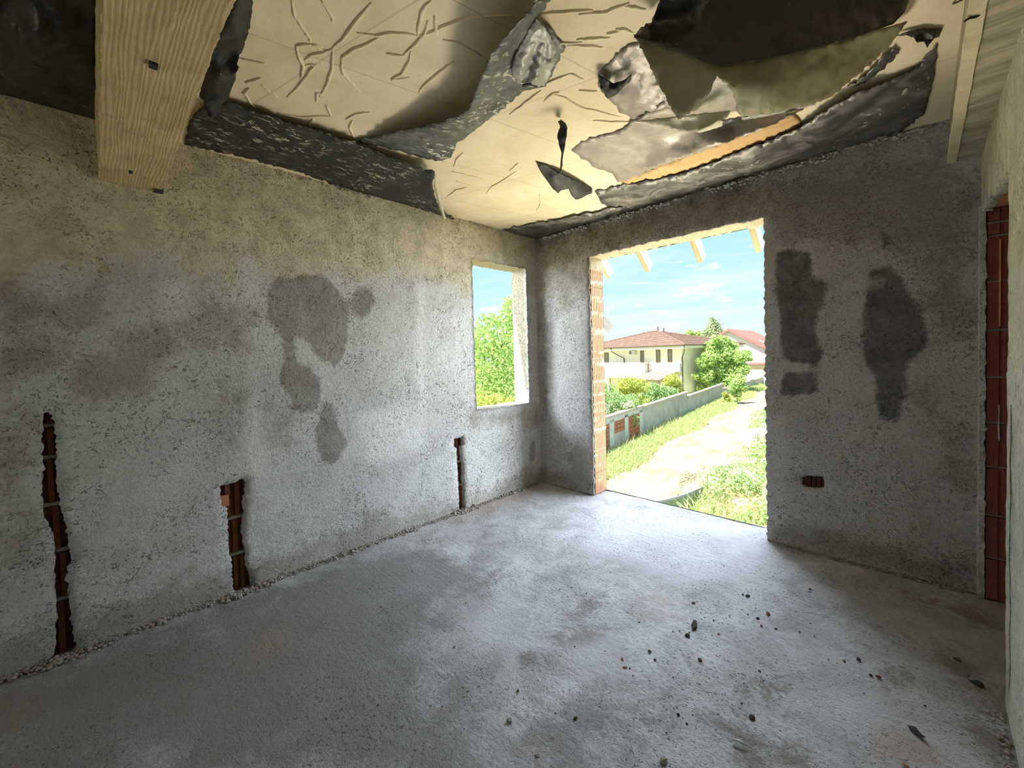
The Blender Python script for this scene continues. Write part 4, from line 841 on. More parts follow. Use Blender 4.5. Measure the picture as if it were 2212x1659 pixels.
for nm, u, v, px, mt, lab, kd in L_: stone(nm, u, v, px, M[mt], lab, kd, group='lumps of mortar and brick on the floor')
p0, p1 = onz(1580, 1600, 0), onz(1615, 1614, 0); q = MB(); q.tube([p0+(0, 0, .006), (p0+p1)/2+(0, 0, .01), p1+(0, 0, .006)], [.003, .006, .002], 5); tag(q.build('splinter', M['splinter'], None, True), 'thin pale splinter lying on the brown dirt at the front', 'splinter')
crumbs = [stone_mesh('crumb') for _ in range(6)]
for i, me in enumerate(crumbs): me.materials.append(M['stone_dark'] if i < 4 else M['rubble'])
k = 0; rr = random.Random(3)
while k < 120:
    cx, cy, s = rr.choice([(1450, 1400, 110), (1450, 1400, 200), (1620, 1420, 180), (1750, 1500, 230), (1450, 1560, 130), (1300, 1500, 220), (1000, 1450, 220), (1250, 1330, 200), (1650, 1290, 120), (850, 1550, 200), (1950, 1450, 150)])
    u = rr.gauss(cx, s); v = rr.gauss(cy, s*.45)
    if v < 1150 or v > 1655 or u > 2120 or u < 250: continue
    p = onz(u, v, 0)
    if p[0] < .08 or p[0] > 3.25 or p[1] > .15: continue
    stone('grit_crumb', u, v, rr.choice([3, 3.5, 4, 4.5, 5, 6]), None, 'tiny dark mortar crumb scattered on the concrete floor', group='grit scattered on the floor', cat='crumb', me=crumbs[k % 6]); k += 1
m = MB()
for i in range(1500):
    y = -4.2+4.1*random.random(); 
    lump(m, (.012+abs(random.gauss(0, .022)), y, .006+abs(random.gauss(0, .006))), random.uniform(.003, .009)*(1.3 if mnoise.noise((y*3, 0, 0)) > 0 else .9), .8)
for (u, v) in ((135, 1412), (520, 1278), (1000, 1103)):
    p = onz(u, v, 0)
    for i in range(90): lump(m, (.02+abs(random.gauss(0, .03)), p[1]+random.gauss(0, .07), .006), random.uniform(.004, .013), .8)
for i in range(260):
    x = 2.3+.95*random.random(); lump(m, (x, -.012-abs(random.gauss(0, .02)), .004), random.uniform(.003, .008), .7)
for i in range(160):
    lump(m, (XR-.012-abs(random.gauss(0, .02)), -1.1-1.2*random.random(), .004), random.uniform(.003, .009), .7)
tag(m.build('wall_rubble', M['rubble'], None, True, kind='stuff'), 'line of grit and plaster crumbs along the foot of the walls', 'rubble')
# ------------------------------------------------------------------ outside the door: rafters
sl = math.tan(math.radians(40))
def rafter(x, label, mat='fresh_timber', yt=.50, y0=TB+.002, zu=2.425, hcut=.135, th=.045):
    m = MB(); yb = yt; z0 = zu; zb = zu-(yb-y0)*sl
    poly = [(x, y0, z0), (x, yb-.05, zb+.05*sl), (x, yb+.035, zb+.118), (x, y0, z0+.17)]
    m.prism(poly, (-th, 0, 0)); o = m.build('rafter', M[mat], None, bevel=.002); tag(o, label, 'rafter', 'rafter tails above the door'); return o
rafter(.665, 'leftmost pale rafter tail above the door, touching the brick jamb')
rafter(1.12, 'second pale rafter tail from the left above the door')
rafter(1.64, 'third pale rafter tail from the left above the door')
rafter(2.115, 'rightmost rafter tail, half hidden behind the right edge of the door')
# a weathered rafter of a lower porch roof, on its post, beyond the brick jamb
tp, bt = dep(1326, 703, 6.2), dep(1316, 721.5, 6.2); up_l = dep(1288, 660, 6.2); up_b = dep(1288, 690, 6.2)
pr = root('porch_rafter', (float(up_l[0]), float(up_l[1]), ZG), 'weathered grey rafter tail beyond the brick jamb, lower than the others', 'rafter')
back = (tp-up_l)*-1.5; side_v = np.array([-.5, .86, 0])*.05
m = MB(); m.prism([tp, bt, up_b-(bt-up_b)*.8, up_l-(tp-up_l)*.8], side_v); m.build('rafter_tail', M['grey_timber'], pr)
pp = up_l-(tp-up_l)*.6; m = MB(); m.box((pp[0]-.05, pp[1]-.02, ZG), (pp[0]+.05, pp[1]+.10, pp[2]-.05)); m.build('post', M['grey_timber'], pr)

# ------------------------------------------------------------------ ground, track, garden wall
g = MB(); N_ = 40
xs = np.linspace(-140, 90, 60); ys = np.linspace(-30, 220, 60); V = []; Fc = []
for j, y in enumerate(ys):
    for i, x in enumerate(xs): V.append((x, y, ZG-.03+.02*mnoise.noise((x*.2, y*.2, 0))))
for j in range(59):
    for i in range(59): Fc.append((j*60+i, j*60+i+1, j*60+61+i, j*60+60+i))
link('ground', meshnp('ground', V, Fc, True), M['ground'], None, kind='structure')
def wx(y): return -6.95-.125*(y-12.9) if y < 42 else -10.59-.03*(y-42)      # foot of the garden wall
def rl(y): return wx(y)+1.75+.25*math.sin(y*.7)+.03*(y-10)*.5              # left edge of the track
def rrt(y): return -1.3-.15*(y-8)+.35*math.sin(y*.45+1)                        # right edge of the track
V = []; Fc = []; ys = np.linspace(3, 75, 120); nx = 14
for j, y in enumerate(ys):
    a, b = rl(y), max(rrt(y), rl(y)+2.2)
    for i in range(nx):
        t = i/(nx-1); x = a+(b-a)*t+(random.gauss(0, .12) if i in (0, nx-1) else 0)
        rut = -.05*(math.exp(-((t-.28)/.08)**2)+math.exp(-((t-.72)/.08)**2)); V.append((x, y, ZG+.03*math.sin(math.pi*t)+rut+.06*mnoise.noise((x*.8, y*.8, 2))+.02))
for j in range(len(ys)-1):
    for i in range(nx-1): Fc.append((j*nx+i, j*nx+i+1, j*nx+nx+i+1, j*nx+nx+i))
link('road', meshnp('road', V, Fc, True), M['road'], None, kind='structure')
gw = root('garden_wall', (wx(20), 20, ZG), 'long grey concrete garden wall with pale coping along the sandy track', 'wall')
def wsec(y0, y1, z1, name, mat, out=0., th=.2, z0=ZG-.1):
    m = MB(); a = np.array([wx(y0)+out, y0, z0]); b = np.array([wx(y1)+out, y1, z0]); m.obox(a, b-a, (-th-2*out, 0, 0), (0, 0, z1-z0)); return m.build(name, mat, gw)
def ywall(u):   # where the sight line through column u meets the wall
    d = ray(u, 880); lo, hi = 5., 80.
    best = min(np.linspace(5, 80, 2000), key=lambda y: abs((CAM[0]+(y-CAM[1])/d[1]*d[0])-wx(y))); return float(best)
def zwall(u, v):
    y = ywall(u); d = ray(u, v); return float(CAM[2]+(y-CAM[1])/d[1]*d[2])
yA, yB, yC, yD, yE = 8.5, ywall(1388), ywall(1485), ywall(1562), ywall(1648)
zA, zB, zC, zD = zwall(1375, 880), zwall(1440, 861), zwall(1530, 840), zwall(1620, 822)
secs = [(yA, yB, zA), (yB, yC, zB), (yC, yD, zC), (yD, yE, zD)]
for i, (a, b, z) in enumerate(secs):
    if i: 
        n = 3
        for k in range(n): wsec(a+(b-a)*k/n+.012, a+(b-a)*(k+1)/n-.012, z-.10, 'panel', M['wall_concrete'])
        wsec(a, b, z-.12, 'panel_core', M['wall_concrete'], -.02)
    wsec(a, b+.05, z, 'coping', M['wall_coping'], .05, .2, z-.10)
# first section: posts and bare brick infill
ys_ = [yA, ywall(1306), ywall(1317), ywall(1326), ywall(1349), ywall(1357), ywall(1381), yB]
wsec(yA, yB, zA-.10, 'core', M['mortar'], -.05, .2); wsec(yA, yB, zA-.10, 'ring_beam', M['wall_post'], .0, .2, zA-.33)
for a, b in ((ys_[2]-.05, ys_[3]), (ys_[4], ys_[5]), (ys_[6], yB)): wsec(a, b, zA-.2, 'post', M['wall_post'], .0)
wsec(ys_[3], ys_[4], zA-.45, 'panel', M['wall_concrete'], -.035)
for a, b, lo in ((yA+1, ys_[2]-.05, 0), (ys_[3], ys_[4], 3), (ys_[5], ys_[6], 0)):
    nb = max(2, int(round((b-a)/.33))); hb = .205; rows = int((zA-.33-ZG)/hb)
    for r in range(rows):
        for k in range(nb):
            y0 = a+(b-a)*k/nb; y1 = a+(b-a)*(k+1)/nb; z0 = ZG+.05+r*hb
            if lo and (r < lo): continue
            m = MB(); P0 = np.array([wx(y0+.01)-.05, y0+.01, z0]); e = np.array([wx(y1)-wx(y0), y1-y0-.02, 0]); m.obox(P0, e, (.045+.01*random.random(), 0, 0), (0, 0, hb-.02)); m.build('brick', M['brick_far'], gw)
# end pillar of the garden wall
tag(MB().obox((wx(yE)-.1, yE, ZG), (.5, 0, 0), (0, .5, 0), (0, 0, zD-ZG+.35)).build('gate_pillar', M['wall_post'], None), 'pale square pillar ending the garden wall at the far right', 'pillar')
# ------------------------------------------------------------------ vegetation helpers
def leafcloud(name, blobs, n, size, mat, parent=None, droop=0., flat_=0., **props):
    vol = np.array([b[3]*b[4]*b[5] if len(b) > 4 else b[3]**3 for b in blobs]); pr_ = vol**.67; pr_ /= pr_.sum(); ids = RNG.choice(len(blobs), n, p=pr_)
    B = np.array([list(b[:3])+(list(b[3:6]) if len(b) > 4 else [b[3]]*3) for b in blobs])
    d = RNG.normal(size=(n, 3)); d /= np.linalg.norm(d, axis=1)[:, None]; r = RNG.uniform(.25, 1., n)**.45
    P = B[ids, :3]+d*r[:, None]*B[ids, 3:]
    a = RNG.normal(size=(n, 3)); a[:, 2] -= droop; a /= np.linalg.norm(a, axis=1)[:, None]
    b = np.cross(a, RNG.normal(size=(n, 3))+np.array([0, 0, flat_])); b /= np.linalg.norm(b, axis=1)[:, None]
    s = size*RNG.uniform(.6, 1.4, n)[:, None]
    V = np.stack([P-a*s*.9, P+b*s*.42, P+a*s*.9, P-b*s*.42], 1).reshape(-1, 3); Fc = np.arange(4*n).reshape(-1, 4)
    return link(name, meshnp(name, V, Fc), mat, parent, **props)
def blades(name, pts, h, w, mat, parent=None, lean=.35, **props):
    n = len(pts); P = np.array(pts); th = RNG.uniform(0, 6.28, n); dx = np.stack([np.cos(th), np.sin(th), 0*th], 1)*w
    hh = h*RNG.uniform(.5, 1.3, n); l = RNG.normal(0, lean, (n, 2))*hh[:, None]; tip = P+np.concatenate([l, hh[:, None]], 1); mid = P+np.concatenate([l*.3, .55*hh[:, None]], 1)
    V = np.stack([P-dx, P+dx, mid+dx*.8, tip, mid-dx*.8], 1).reshape(-1, 3); Fc = np.arange(5*n).reshape(-1, 5)
    return link(name, meshnp(name, V, Fc), mat, parent, **props)
def trunk(parent, base, top, r, branches=0, spread=1.5):
    m = MB(); base = np.array(base, float); top = np.array(top, float); m.tube([base, base*.5+top*.5+np.array([.05, 0, 0])*r*4, top], [r, r*.75, r*.3], 7)
    for i in range(branches):
        t = .45+.5*random.random(); s = base*(1-t)+top*t; e = s+np.array([random.uniform(-1, 1)*spread, random.uniform(-1, 1)*spread, random.uniform(.3, 1)*spread]); m.tube([s, s*.5+e*.5+np.array([0, 0, .1]), e], [r*.4, r*.25, r*.08], 5)
    return m.build('trunk', M['bark'], parent, True)
# ---- tree seen through the window
c = dep(1075, 820, 17.); t = root('broad_tree', (float(c[0]), float(c[1]), ZG), 'light green leafy tree filling the small window on the left', 'tree')
trunk(t, (c[0], c[1], ZG), (c[0], c[1], 1.8), .16, 10, .9)
bl = []
for u, v, dd, r in ((1095, 690, 17, .55), (1110, 660, 17.3, .5), (1130, 680, 17, .9), (1075, 720, 17, .7), (1050, 740, 16.6, .6), (1045, 700, 17.5, .42), (1090, 750, 16.5, .9), (1065, 790, 16.4, 1.0), (1040, 800, 17, .9), (1110, 800, 16.5, 1.1), (1060, 850, 16, 1.1), (1100, 870, 16, 1.1), (1030, 870, 16.6, 1.0), (1060, 920, 15.8, 1.2), (1010, 760, 17.4, .9), (1140, 760, 17, 1.3), (1020, 930, 16, 1.2), (1090, 960, 16, 1.3), (1060, 690, 17.4, .3), (1032, 725, 17.2, .35)):
    p = dep(u, v, dd); bl.append((*p, r))
leafcloud('foliage', bl, 15000, .085, M['leaf_willow'], t, droop=.8, kind='stuff')
c = dep(1050, 900, 13.); t = root('low_shrub', (float(c[0]), float(c[1]), ZG), 'low sunlit bush below the leafy tree outside the window', 'shrub')
leafcloud('foliage', [(*dep(1040, 880, 13), .55), (*dep(1075, 890, 13), .6), (*dep(1105, 895, 13), .55), (*dep(1060, 930, 13), .8)], 5000, .06, M['leaf_hedge'], t, kind='stuff'); trunk(t, (c[0], c[1], ZG), c-np.array([0, 0, .2]), .05, 3, .5)
# ---- tree beside the house
c = dep(1560, 820, 43.); t = root('maple_tree', (float(c[0]), float(c[1]), ZG), 'round bright green tree between the cream house and the red roof', 'tree')
trunk(t, (c[0], c[1], ZG), (c[0], c[1], 1.0), .16, 8, 1.2)
bl = []
for u, v, r in ((1555, 740, .55), (1535, 752, .6), (1578, 752, .6), (1560, 765, .8), (1530, 775, .6), (1595, 772, .6), (1612, 765, .35), (1545, 795, .8), (1580, 795, .8), (1605, 798, .5), (1525, 810, .6), (1512, 815, .35), (1560, 820, .85), (1590, 818, .6), (1515, 788, .3), (1508, 780, .22), (1502, 812, .25), (1515, 838, .35), (1540, 838, .6), (1620, 775, .22), (1545, 732, .3), (1570, 736, .3)):
    bl.append((*dep(u, v, 42+random.uniform(-.8, .8)), r*1.36))
leafcloud('foliage', bl, 14000, .17, M['leaf_tree'], t, kind='stuff')
c = dep(1592, 876, 33.); t = root('young_tree', (float(c[0]), float(c[1]), ZG), 'young thin-trunked tree standing before the garden wall', 'tree')
trunk(t, (c[0], c[1], ZG), dep(1592, 838, 33.), .035, 3, .4)
leafcloud('foliage', [(*dep(u, v, 33+random.uniform(-.2, .2)), r*1.25) for u, v, r in ((1590, 830, .4), (1600, 820, .35), (1582, 838, .3), (1604, 838, .32), (1592, 850, .3), (1598, 862, .15))], 1500, .11, M['leaf_tree'], t, kind='stuff')
c = dep(1568, 880, 33.5); t = root('sapling', (float(c[0]), float(c[1]), ZG), 'yellow green sapling bush against the garden wall left of the young tree', 'shrub')
leafcloud('foliage', [(*dep(u, v, 33.5), r) for u, v, r in ((1566, 852, .22), (1572, 862, .25), (1563, 870, .2), (1570, 878, .22))], 900, .12, M['leaf_hedge'], t, kind='stuff'); trunk(t, (c[0], c[1], ZG), dep(1568, 858, 33.5), .03, 2, .2)
c = dep(1542, 740, 75.); t = root('birch_tree', (float(c[0]), float(c[1]), ZG), 'thin pale birch top rising behind the cream house', 'tree')
trunk(t, (c[0], c[1], ZG), dep(1543, 690, 75.), .2, 14, 1.8)
leafcloud('foliage', [(*dep(u, v, 75), r) for u, v, r in ((1538, 692, .7), (1545, 700, .8), (1536, 708, .9), (1545, 716, 1.1), (1528, 718, .9), (1553, 716, .8), (1520, 722, .6), (1540, 730, 1.6))], 2200, .22, M['leaf_birch'], t, droop=.8, kind='stuff')
c = dep(1494, 730, 80.); t = root('distant_tree', (float(c[0]), float(c[1]), ZG), 'small green treetop peeping over the brown roof left of the birch', 'tree')
leafcloud('foliage', [(*dep(u, v, 80), r) for u, v, r in ((1490, 722, .9), (1500, 726, .8), (1508, 722, .7), (1485, 728, .9))], 900, .3, M['leaf_tree'], t, kind='stuff'); trunk(t, (c[0], c[1], ZG), dep(1494, 726, 80), .2)
# ---- hedges in the neighbour's garden
def shrub(name, label, pts, n, size, mat, dd):
    u = sum(p[0] for p in pts)/len(pts); c = dep(u, 850, dd); t = root(name, (float(c[0]), float(c[1]), ZG), label, 'shrub')
    bl = [(*dep(p[0], p[1], dd+random.uniform(-.4, .4)), p[2]) for p in pts]; bl += [(b[0], b[1], (b[2]+ZG)/2, b[3]) for b in bl[::2]]
    leafcloud('foliage', bl, n, size, mat, t, kind='stuff'); trunk(t, (c[0], c[1], ZG), (c[0], c[1], ZG+1.2), .05, 5, .5)
shrub('yellow_hedge', 'yellow green rounded hedge in front of the cream house', [(1342, 835, .35), (1350, 830, .45), (1362, 830, .5), (1375, 832, .5), (1388, 834, .5), (1345, 848, .5), (1360, 850, .6), (1335, 842, .3)], 4500, .08, M['leaf_hedge'], 26.5)
shrub('yellow_hedge', 'yellow orange round bush at the corner of the cream house', [(1445, 822, .4), (1455, 818, .42), (1463, 828, .42), (1466, 842, .4), (1440, 832, .4)], 2600, .085, M['leaf_hedge'], 32)
shrub('flowering_bush', 'grey green bush between the yellow hedge and the house corner', [(1395, 846, .5), (1410, 840, .5), (1425, 842, .5), (1440, 848, .5), (1455, 850, .45), (1405, 860, .5), (1430, 858, .5), (1385, 860, .45)], 5000, .085, M['leaf_bush'], 29.5)
shrub('flowering_bush', 'white flowered bush spilling over the near end of the garden wall', [(1308, 870, .4), (1320, 862, .45), (1335, 865, .45), (1350, 870, .4), (1365, 868, .4), (1312, 885, .4), (1330, 882, .35), (1300, 850, .4)], 4600, .065, M['leaf_bush'], 21)
bl = [(*dep(u, v, 20.5), .18) for u, v in ((1310, 880), (1320, 872), (1345, 874), (1352, 876), (1330, 888), (1305, 890), (1362, 872))]
leafcloud('white_flowers', bl, 500, .035, M['flower'], bpy.data.objects['flowering_bush.001'], kind='stuff')
shrub('garden_shrub', 'dark green shrub seen at the edge of the brick jamb', [(1302, 832, .35), (1312, 840, .4), (1305, 855, .4), (1325, 850, .4)], 1800, .08, M['leaf_tree'], 24)
m = MB(); m.tube([dep(1316, 868, 22.5), dep(1315, 838, 22.5), dep(1313, 829, 22.5), dep(1308, 823, 22.5), dep(1296, 820, 22.5)], .055, 8); P_ = dep(1316, 868, 22.5); m.tube([(P_[0], P_[1], ZG), P_], .055, 8); tag(m.build('garden_lamp_post', M['white_pipe'], None, True), 'white bent pipe post standing behind the near garden wall', 'post')
# ------------------------------------------------------------------ cream house
C0 = dep(1474, 770, 42.); C0 = np.array([C0[0], C0[1], 0.]); FX = np.array([-.975, .22, 0.]); FX /= np.linalg.norm(FX); SD = np.array([.22, .975, 0.]); SD /= np.linalg.norm(SD)
UPz = np.array([0, 0, 1.]); LH, WH = 14.0, 9.0
def fpt(u, v, off=0.):   # point of the facade plane (moved off metres towards us) on the sight line
    return hit(u, v, C0-SD*off, SD)
def fs(u, v, off=0.): p = fpt(u, v, off); return (p-C0)@FX, p[2]
ze = hit(1496, 745, C0-SD*.9-FX*.9, SD)[2]; ze0 = ze-.30; zt = ze+.12
hs = root('cream_house', (float(C0[0]), float(C0[1]), ZG), 'cream two storey house with brown hipped roof beyond the garden wall', 'house')
def HB(name, mat, s0, s1, d0, d1, z0, z1, parent=None):
    return MB().obox(C0+FX*s0+SD*d0+UPz*z0, FX*(s1-s0), SD*(d1-d0), UPz*(z1-z0)).build(name, mat, parent or hs)
HB('wall', M['house_cream'], 0, LH, 0, WH, ZG, ze0+.02)
HB('eave_soffit', M['fascia'], -.9, LH+.9, -.9, WH+.9, ze0, ze+.02)
m = MB(); e = 1.0; ap = C0+FX*LH/2+SD*WH/2+UPz*(zt+1.75)
cs_ = [C0+FX*a+SD*b+UPz*(zt-.06) for a, b in ((-e, -e), (LH+e, -e), (LH+e, WH+e), (-e, WH+e))]; apA = ap-FX*.6; apB = ap+FX*.6
m.add([*cs_, apA, apB], [(0, 1, 5, 4), (1, 2, 5), (2, 3, 4, 5), (3, 0, 4), (3, 2, 1, 0)]); rf = m.build('roof', M['roof_brown'], hs)
m = MB()
for a, b in ((cs_[0], apA), (cs_[1], apB), (cs_[2], apB), (cs_[3], apA), (apA, apB)): m.tube([a+UPz*.03, b+UPz*.03], .09, 6)
m.build('ridge_tiles', M['roof_brown'], rf)
m = MB()
for k in range(1, 16):   # tile courses
    t = k/16.
    for (a, b, q) in ((cs_[0], cs_[1], (apA, apB)), (cs_[3], cs_[0], (apA, apA))): m.tube([a+(q[0]-a)*t+UPz*.02, b+(q[1]-b)*t+UPz*.02], .03, 4)
m.build('tile_courses', M['roof_brown'], rf, kind='stuff')
m = MB()
for a, b in ((cs_[0], cs_[1]), (cs_[3], cs_[0])): m.tube([a-UPz*.02, b-UPz*.02], .08, 6)
m.build('gutter', M['pipe_brown'], hs)
for u, v in ((1409, 716), (1427, 714)):
    p = apA if u < 1420 else apA-FX*.8-UPz*.2
    MB().tube([p-UPz*.1, p+UPz*.55], .07, 6).build('roof_vent', M['pipe_brown'], rf)
def hwin(u0, v0, u1, v1, parent=hs, mat='pane'):
    s0, z1 = fs(u0, v0); s1, z0 = fs(u1, v1)
    lo, hi = min(s0, s1), max(s0, s1); f = .09; n_ = C0-SD*.06
    m = MB()
    for a, b, c_, d_ in ((lo, lo+f, z0, z1), (hi-f, hi, z0, z1), (lo+f, hi-f, z0, z0+f), (lo+f, hi-f, z1-f, z1)): m.obox(n_+FX*a+UPz*c_, FX*(b-a), SD*.08, UPz*(d_-c_))
    w = m.build('window', M['frame_brown'], hs); MB().obox(C0-SD*.02+FX*(lo+f)+UPz*(z0+f), FX*(hi-lo-2*f), SD*.03, UPz*(z1-z0-2*f)).build('pane', M['curtain'], w)
hwin(1383.5, 757.5, 1391.5, 783.5); hwin(1417.3, 755.5, 1426.7, 784); hwin(1442.6, 754, 1452.3, 783.3); hwin(1300, 762, 1315.3, 786)
def pipe(pts, r=.06):
    MB().tube(pts, r, 6).build('downpipe', M['pipe_brown'], hs, True)
s1, _ = fs(1349, 770); pipe([C0+FX*(s1+1.2)-SD*.95+UPz*ze, C0+FX*(s1+1.2)-SD*.8+UPz*(ze-.45), C0+FX*s1-SD*.08+UPz*(ze-1.25), C0+FX*s1-SD*.08+UPz*(ZG+.2)])
pipe([C0-FX*.85-SD*.9+UPz*ze, C0-FX*.85-SD*.9+UPz*(ze-.5), C0-FX*.06-SD*.1+UPz*(ze-1.2), C0-FX*.06-SD*.1+UPz*ZG])
# side windows of the house, balcony and lean-to
MB().obox(C0-FX*.03+SD*4.2+UPz*-.4, SD*1.1, FX*.06, UPz*1.7).build('window', M['frame_brown'], hs)
s0, zt_ = fs(1393, 785, 1.4); s1, zb_ = fs(1290, 815, 1.4)
HB('balcony', M['house_white'], s0, s0+7, -1.4, 0, zb_, zb_+.25); HB('balcony_parapet', M['house_white'], s0, s0+7, -1.4, -1.25, zb_+.1, zt_); HB('balcony_parapet', M['house_white'], s0, s0+.15, -1.25, 0, zb_+.1, zt_)
HB('balcony_rail', M['pipe_brown'], s0-.05, s0, -.9, -.84, zt_-1.0, zt_+.1)
sL, zL = fs(1470, 803, .3); sR, zR = fs(1405, 803, .3); HB('ledge', M['house_white'], .1, sR, -.3, .0, zL, zL+.85)
m = MB(); a = C0+FX*.3+UPz*(zL+.05); b = C0+FX*7.2+UPz*(zL+.05); dn = -SD*3.2-UPz*.75
m.obox(a, b-a, dn, UPz*.06); cn = m.build('canopy_roof', M['canopy'], hs)
for k in range(9): MB().obox(a+(b-a)*(k+.3)/9+UPz*.06, (b-a)*.05, dn, UPz*.05).build('canopy_rib', M['wall_coping'], cn)
for k in (0.02, .5, .96): q = a+(b-a)*k+dn; MB().tube([q, (q[0], q[1], ZG)], .06, 6).build('canopy_post', M['pipe_brown'], hs)
s0, z1 = fs(1357.5, 757.3, .35); s1, z0 = fs(1370.7, 766, .35)
ac = root('air_conditioner', tuple(C0+FX*(s0+s1)/2-SD*.2+UPz*z0), 'white air conditioner box on the upper wall of the cream house', 'air conditioner')
MB().obox(C0+FX*min(s0, s1)-SD*.35+UPz*z0, FX*abs(s1-s0), SD*.33, UPz*(z1-z0)).build('casing', M['ac_white'], ac, bevel=.02)
cc = C0+FX*(max(s0, s1)-.27)-SD*.36+UPz*(z0+z1)/2; m = MB(); m.tube([cc, cc+SD*.02], .17, 16); m.build('fan_grille', M['ac_dark'], ac); m = MB(); m.tube([cc-SD*.015, cc], .06, 12); m.build('fan_hub', M['ac_white'], ac)
# ------------------------------------------------------------------ house with the red roof
Pk = dep(1572, 712, 62.); Pe = dep(1624, 716.5, 72.); rv = np.array([Pe[0]-Pk[0], Pe[1]-Pk[1], 0]); Lr = np.linalg.norm(rv); rv /= Lr; Lr = 14.; gv = np.array([rv[1], -rv[0], 0.])
if gv@RT < 0: gv = -gv
zp = Pk[2]; hw, drop = 6.4, 3.7; h2 = root('red_roof_house', (float(Pk[0]), float(Pk[1]), ZG), 'white gabled house with red metal roof at the right of the door view', 'house')
B_ = np.array([Pk[0], Pk[1], 0.])
m = MB(); pf = [B_-gv*(hw-.6)+UPz*ZG, B_+gv*(hw-.6)+UPz*ZG, B_+gv*(hw-.6)+UPz*(zp-drop*.9), B_+UPz*(zp-.12), B_-gv*(hw-.6)+UPz*(zp-drop*.9)]
m.prism([p+rv*.6 for p in pf], rv*Lr); m.build('wall', M['house_blue'], h2)
for sgn in (1, -1):
    m = MB(); a = B_+UPz*zp; b = B_+gv*hw*sgn+UPz*(zp-drop); m.obox(a, b-a, rv*(Lr+.6), UPz*.12); r2 = m.build('roof', M['roof_red'], h2)
    m = MB()
    for k in range(24): q = rv*(Lr+.6)*(k+.5)/24; m.tube([a+q+UPz*.13, b+q+UPz*.13], .035, 4)
    m.build('roof_ribs', M['roof_red'], r2, kind='stuff')
    MB().obox(a-UPz*.22, b-a, rv*.06, UPz*.22).build('barge_board', M['roof_red'], h2)
q = B_+gv*3.2+rv*4+UPz*(zp-drop*3.2/hw+.13); MB().obox(q, gv*.7+UPz*(-.7*drop/hw), rv*1.0, UPz*.06).build('roof_window', M['house_white'], h2)
# low annex with a red roof at its foot
P1 = dep(1622, 788, 56.); ax = root('low_annex', (float(P1[0]), float(P1[1]), ZG), 'low pinkish annex with red eave behind the far garden wall', 'outbuilding')
b1 = np.array([P1[0], P1[1], 0.]); MB().obox(b1-gv*1.5+UPz*ZG, gv*8, rv*3, UPz*(P1[2]-ZG+.0)).build('wall', M['annex_wall'], ax)
MB().obox(b1-gv*1.9-rv*.4+UPz*P1[2], gv*8.8, rv*3.8, UPz*.22).build('roof', M['roof_red'], ax); MB().obox(b1-gv*1.5-rv*.1+UPz*(P1[2]-.3), gv*8, rv*.1, UPz*.25).build('white_beam', M['house_white'], ax)
# ------------------------------------------------------------------ verge, weeds, small things on the right
pts = []; 
for i in range(26000):
    y = 7+random.random()**1.5*45; a, b = wx(y)+.2, rl(y)+random.gauss(0, .12); x = a+(b-a)*random.random()**.9; pts.append((x, y, ZG+.02))
o = blades('verge_grass', pts, .22, .016, M['grass'], None, .35, kind='stuff'); tag(o, 'bright green grass verge between garden wall and sandy track', 'grass')
pts = [(wx(y)+.1+abs(random.gauss(0, .25)), y, ZG) for y in (9+random.random()*14 for _ in range(260))]
tag(blades('dry_grass', pts, .45, .010, M['dry_grass'], None, .25, kind='stuff'), 'dry straw coloured grass tufts at the foot of the garden wall', 'grass')
pts = []
while len(pts) < 30000:
    y = 4.5+random.random()*34; x0 = max(rrt(y), rl(y)+2.2)+.1+abs(random.gauss(0, .2)); x = x0+random.random()**1.2*7
    if y < 12 and mnoise.noise((x*.7, y*.7, 4)) < -.35: continue
    pts.append((x, y, ZG))
tag(blades('weed_grass', pts, .42, .016, M['grass'], None, .4, kind='stuff'), 'long grass growing on the right of the sandy track', 'grass')
bl = []
for i in range(260):
    y = 7+random.random()**1.3*20; x = max(rrt(y), rl(y)+2.2)+.3+random.random()*5.; 
    if mnoise.noise((x*.45, y*.45, 9)) < -.1: continue
    bl.append((x, y, ZG+.45+.25*random.random(), .36, .36, .38))
tag(leafcloud('weed_plants', bl, 26000, .055, M['weed'], None, flat_=1.5, kind='stuff'), 'tall leafy weeds growing in a bank right of the sandy track', 'weeds')
bl = [(b[0], b[1], b[2]+.34, .26, .26, .07) for b in bl[::2]]
tag(leafcloud('umbel_flowers', bl, 7500, .028, M['flower'], None, flat_=4, kind='stuff'), 'white umbel flowers topping the weeds beside the track', 'flowers')
pts = [(random.gauss(x, .5), random.gauss(y, .5), ZG) for x, y in ((.2, 8.7), (-.4, 9.2), (.9, 8.2), (1.0, 9.5)) for _ in range(500)]
tag(blades('straw', pts, .45, .009, M['dry_grass'], None, .7, kind='stuff'), 'pale dry straw lying among the weeds by the door edge', 'grass')
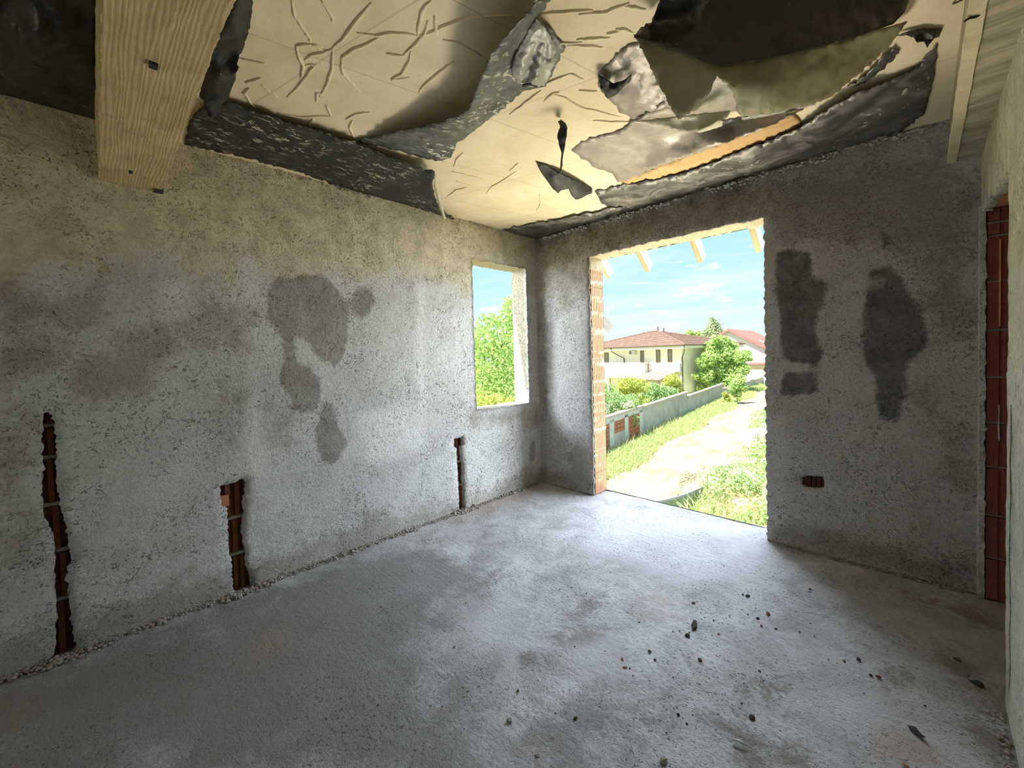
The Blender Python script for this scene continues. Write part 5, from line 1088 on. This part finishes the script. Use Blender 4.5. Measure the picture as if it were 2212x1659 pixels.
# shade net on its board at the edge of the track
a, b = onz(1405, 1084, ZG+.55), onz(1517, 1052, ZG+.45); nf = root('net_fence', (float(a[0]), float(a[1]), ZG), 'sagging grey board with green shade net at the near edge of the track', 'fence')
m = MB(); n = 8; ln = []
for i in range(n+1): t_ = i/n; p = a+(b-a)*t_; p = p+np.array([0, 0, -.06*math.sin(math.pi*t_)]); ln.append(p)
for i in range(n): m.obox(ln[i]-np.array([0, 0, .05]), ln[i+1]-ln[i], (.03, -.10, 0), (0, 0, .07))
m.build('board', M['net_board'], nf)
V = []; Fc = []
for i, p in enumerate(ln):
    for j in range(5): t_ = j/4; V.append((p[0]+.03*math.sin(i+j), p[1]-.02-.05*t_, p[2]*(1-t_)+ZG*t_))
for i in range(n):
    for j in range(4): Fc.append((i*5+j, i*5+5+j, i*5+6+j, i*5+1+j))
me = meshnp('net', V, Fc, True); bm = bmesh.new(); bm.from_mesh(me); bmesh.ops.solidify(bm, geom=bm.faces[:], thickness=.01); bm.to_mesh(me); bm.free(); link('net', me, M['net'], nf)
for t_ in (.0, .5, 1.): p = a+(b-a)*t_; MB().tube([(p[0], p[1], ZG), p], .025, 6).build('stake', M['grey_timber'], nf)
# pale heap of sand and iron stake in the weeds
c = onz(1635, 960, ZG); bm = bmesh.new(); bmesh.ops.create_icosphere(bm, subdivisions=4, radius=1.)
for v in bm.verts:
    s = 1+.18*mnoise.noise(v.co*2.2); v.co = Vector((v.co.x*1.7*s, v.co.y*1.5*s, max(-.02, v.co.z)*.62*s))
me = bpy.data.meshes.new('sand_heap'); bm.to_mesh(me); bm.free(); me.polygons.foreach_set('use_smooth', [True]*len(me.polygons))
tag(link('sand_heap', me, M['pale_heap'], None, loc=(c[0]+.4, c[1]+1., ZG)), 'pale white sand heap among the weeds at the right', 'heap')
p = onz(1637, 985, ZG); tag(MB().tube([p, p+np.array([0, 0, .95])], .014, 6).build('iron_stake', M['frame_brown'], None), 'thin rusty stake standing in the weeds before the pale heap', 'stake')
m = MB()
for i in range(260):
    u = random.uniform(1470, 1550); v = 1040-(u-1470)*.35+random.gauss(0, 12); p = onz(u, v, ZG); lump(m, (p[0], p[1], ZG+.02), random.uniform(.02, .06), .8)
tag(m.build('earth_clods', M['clod'], None, True, kind='stuff'), 'brown earth clods at the edge of the sandy track', 'earth')
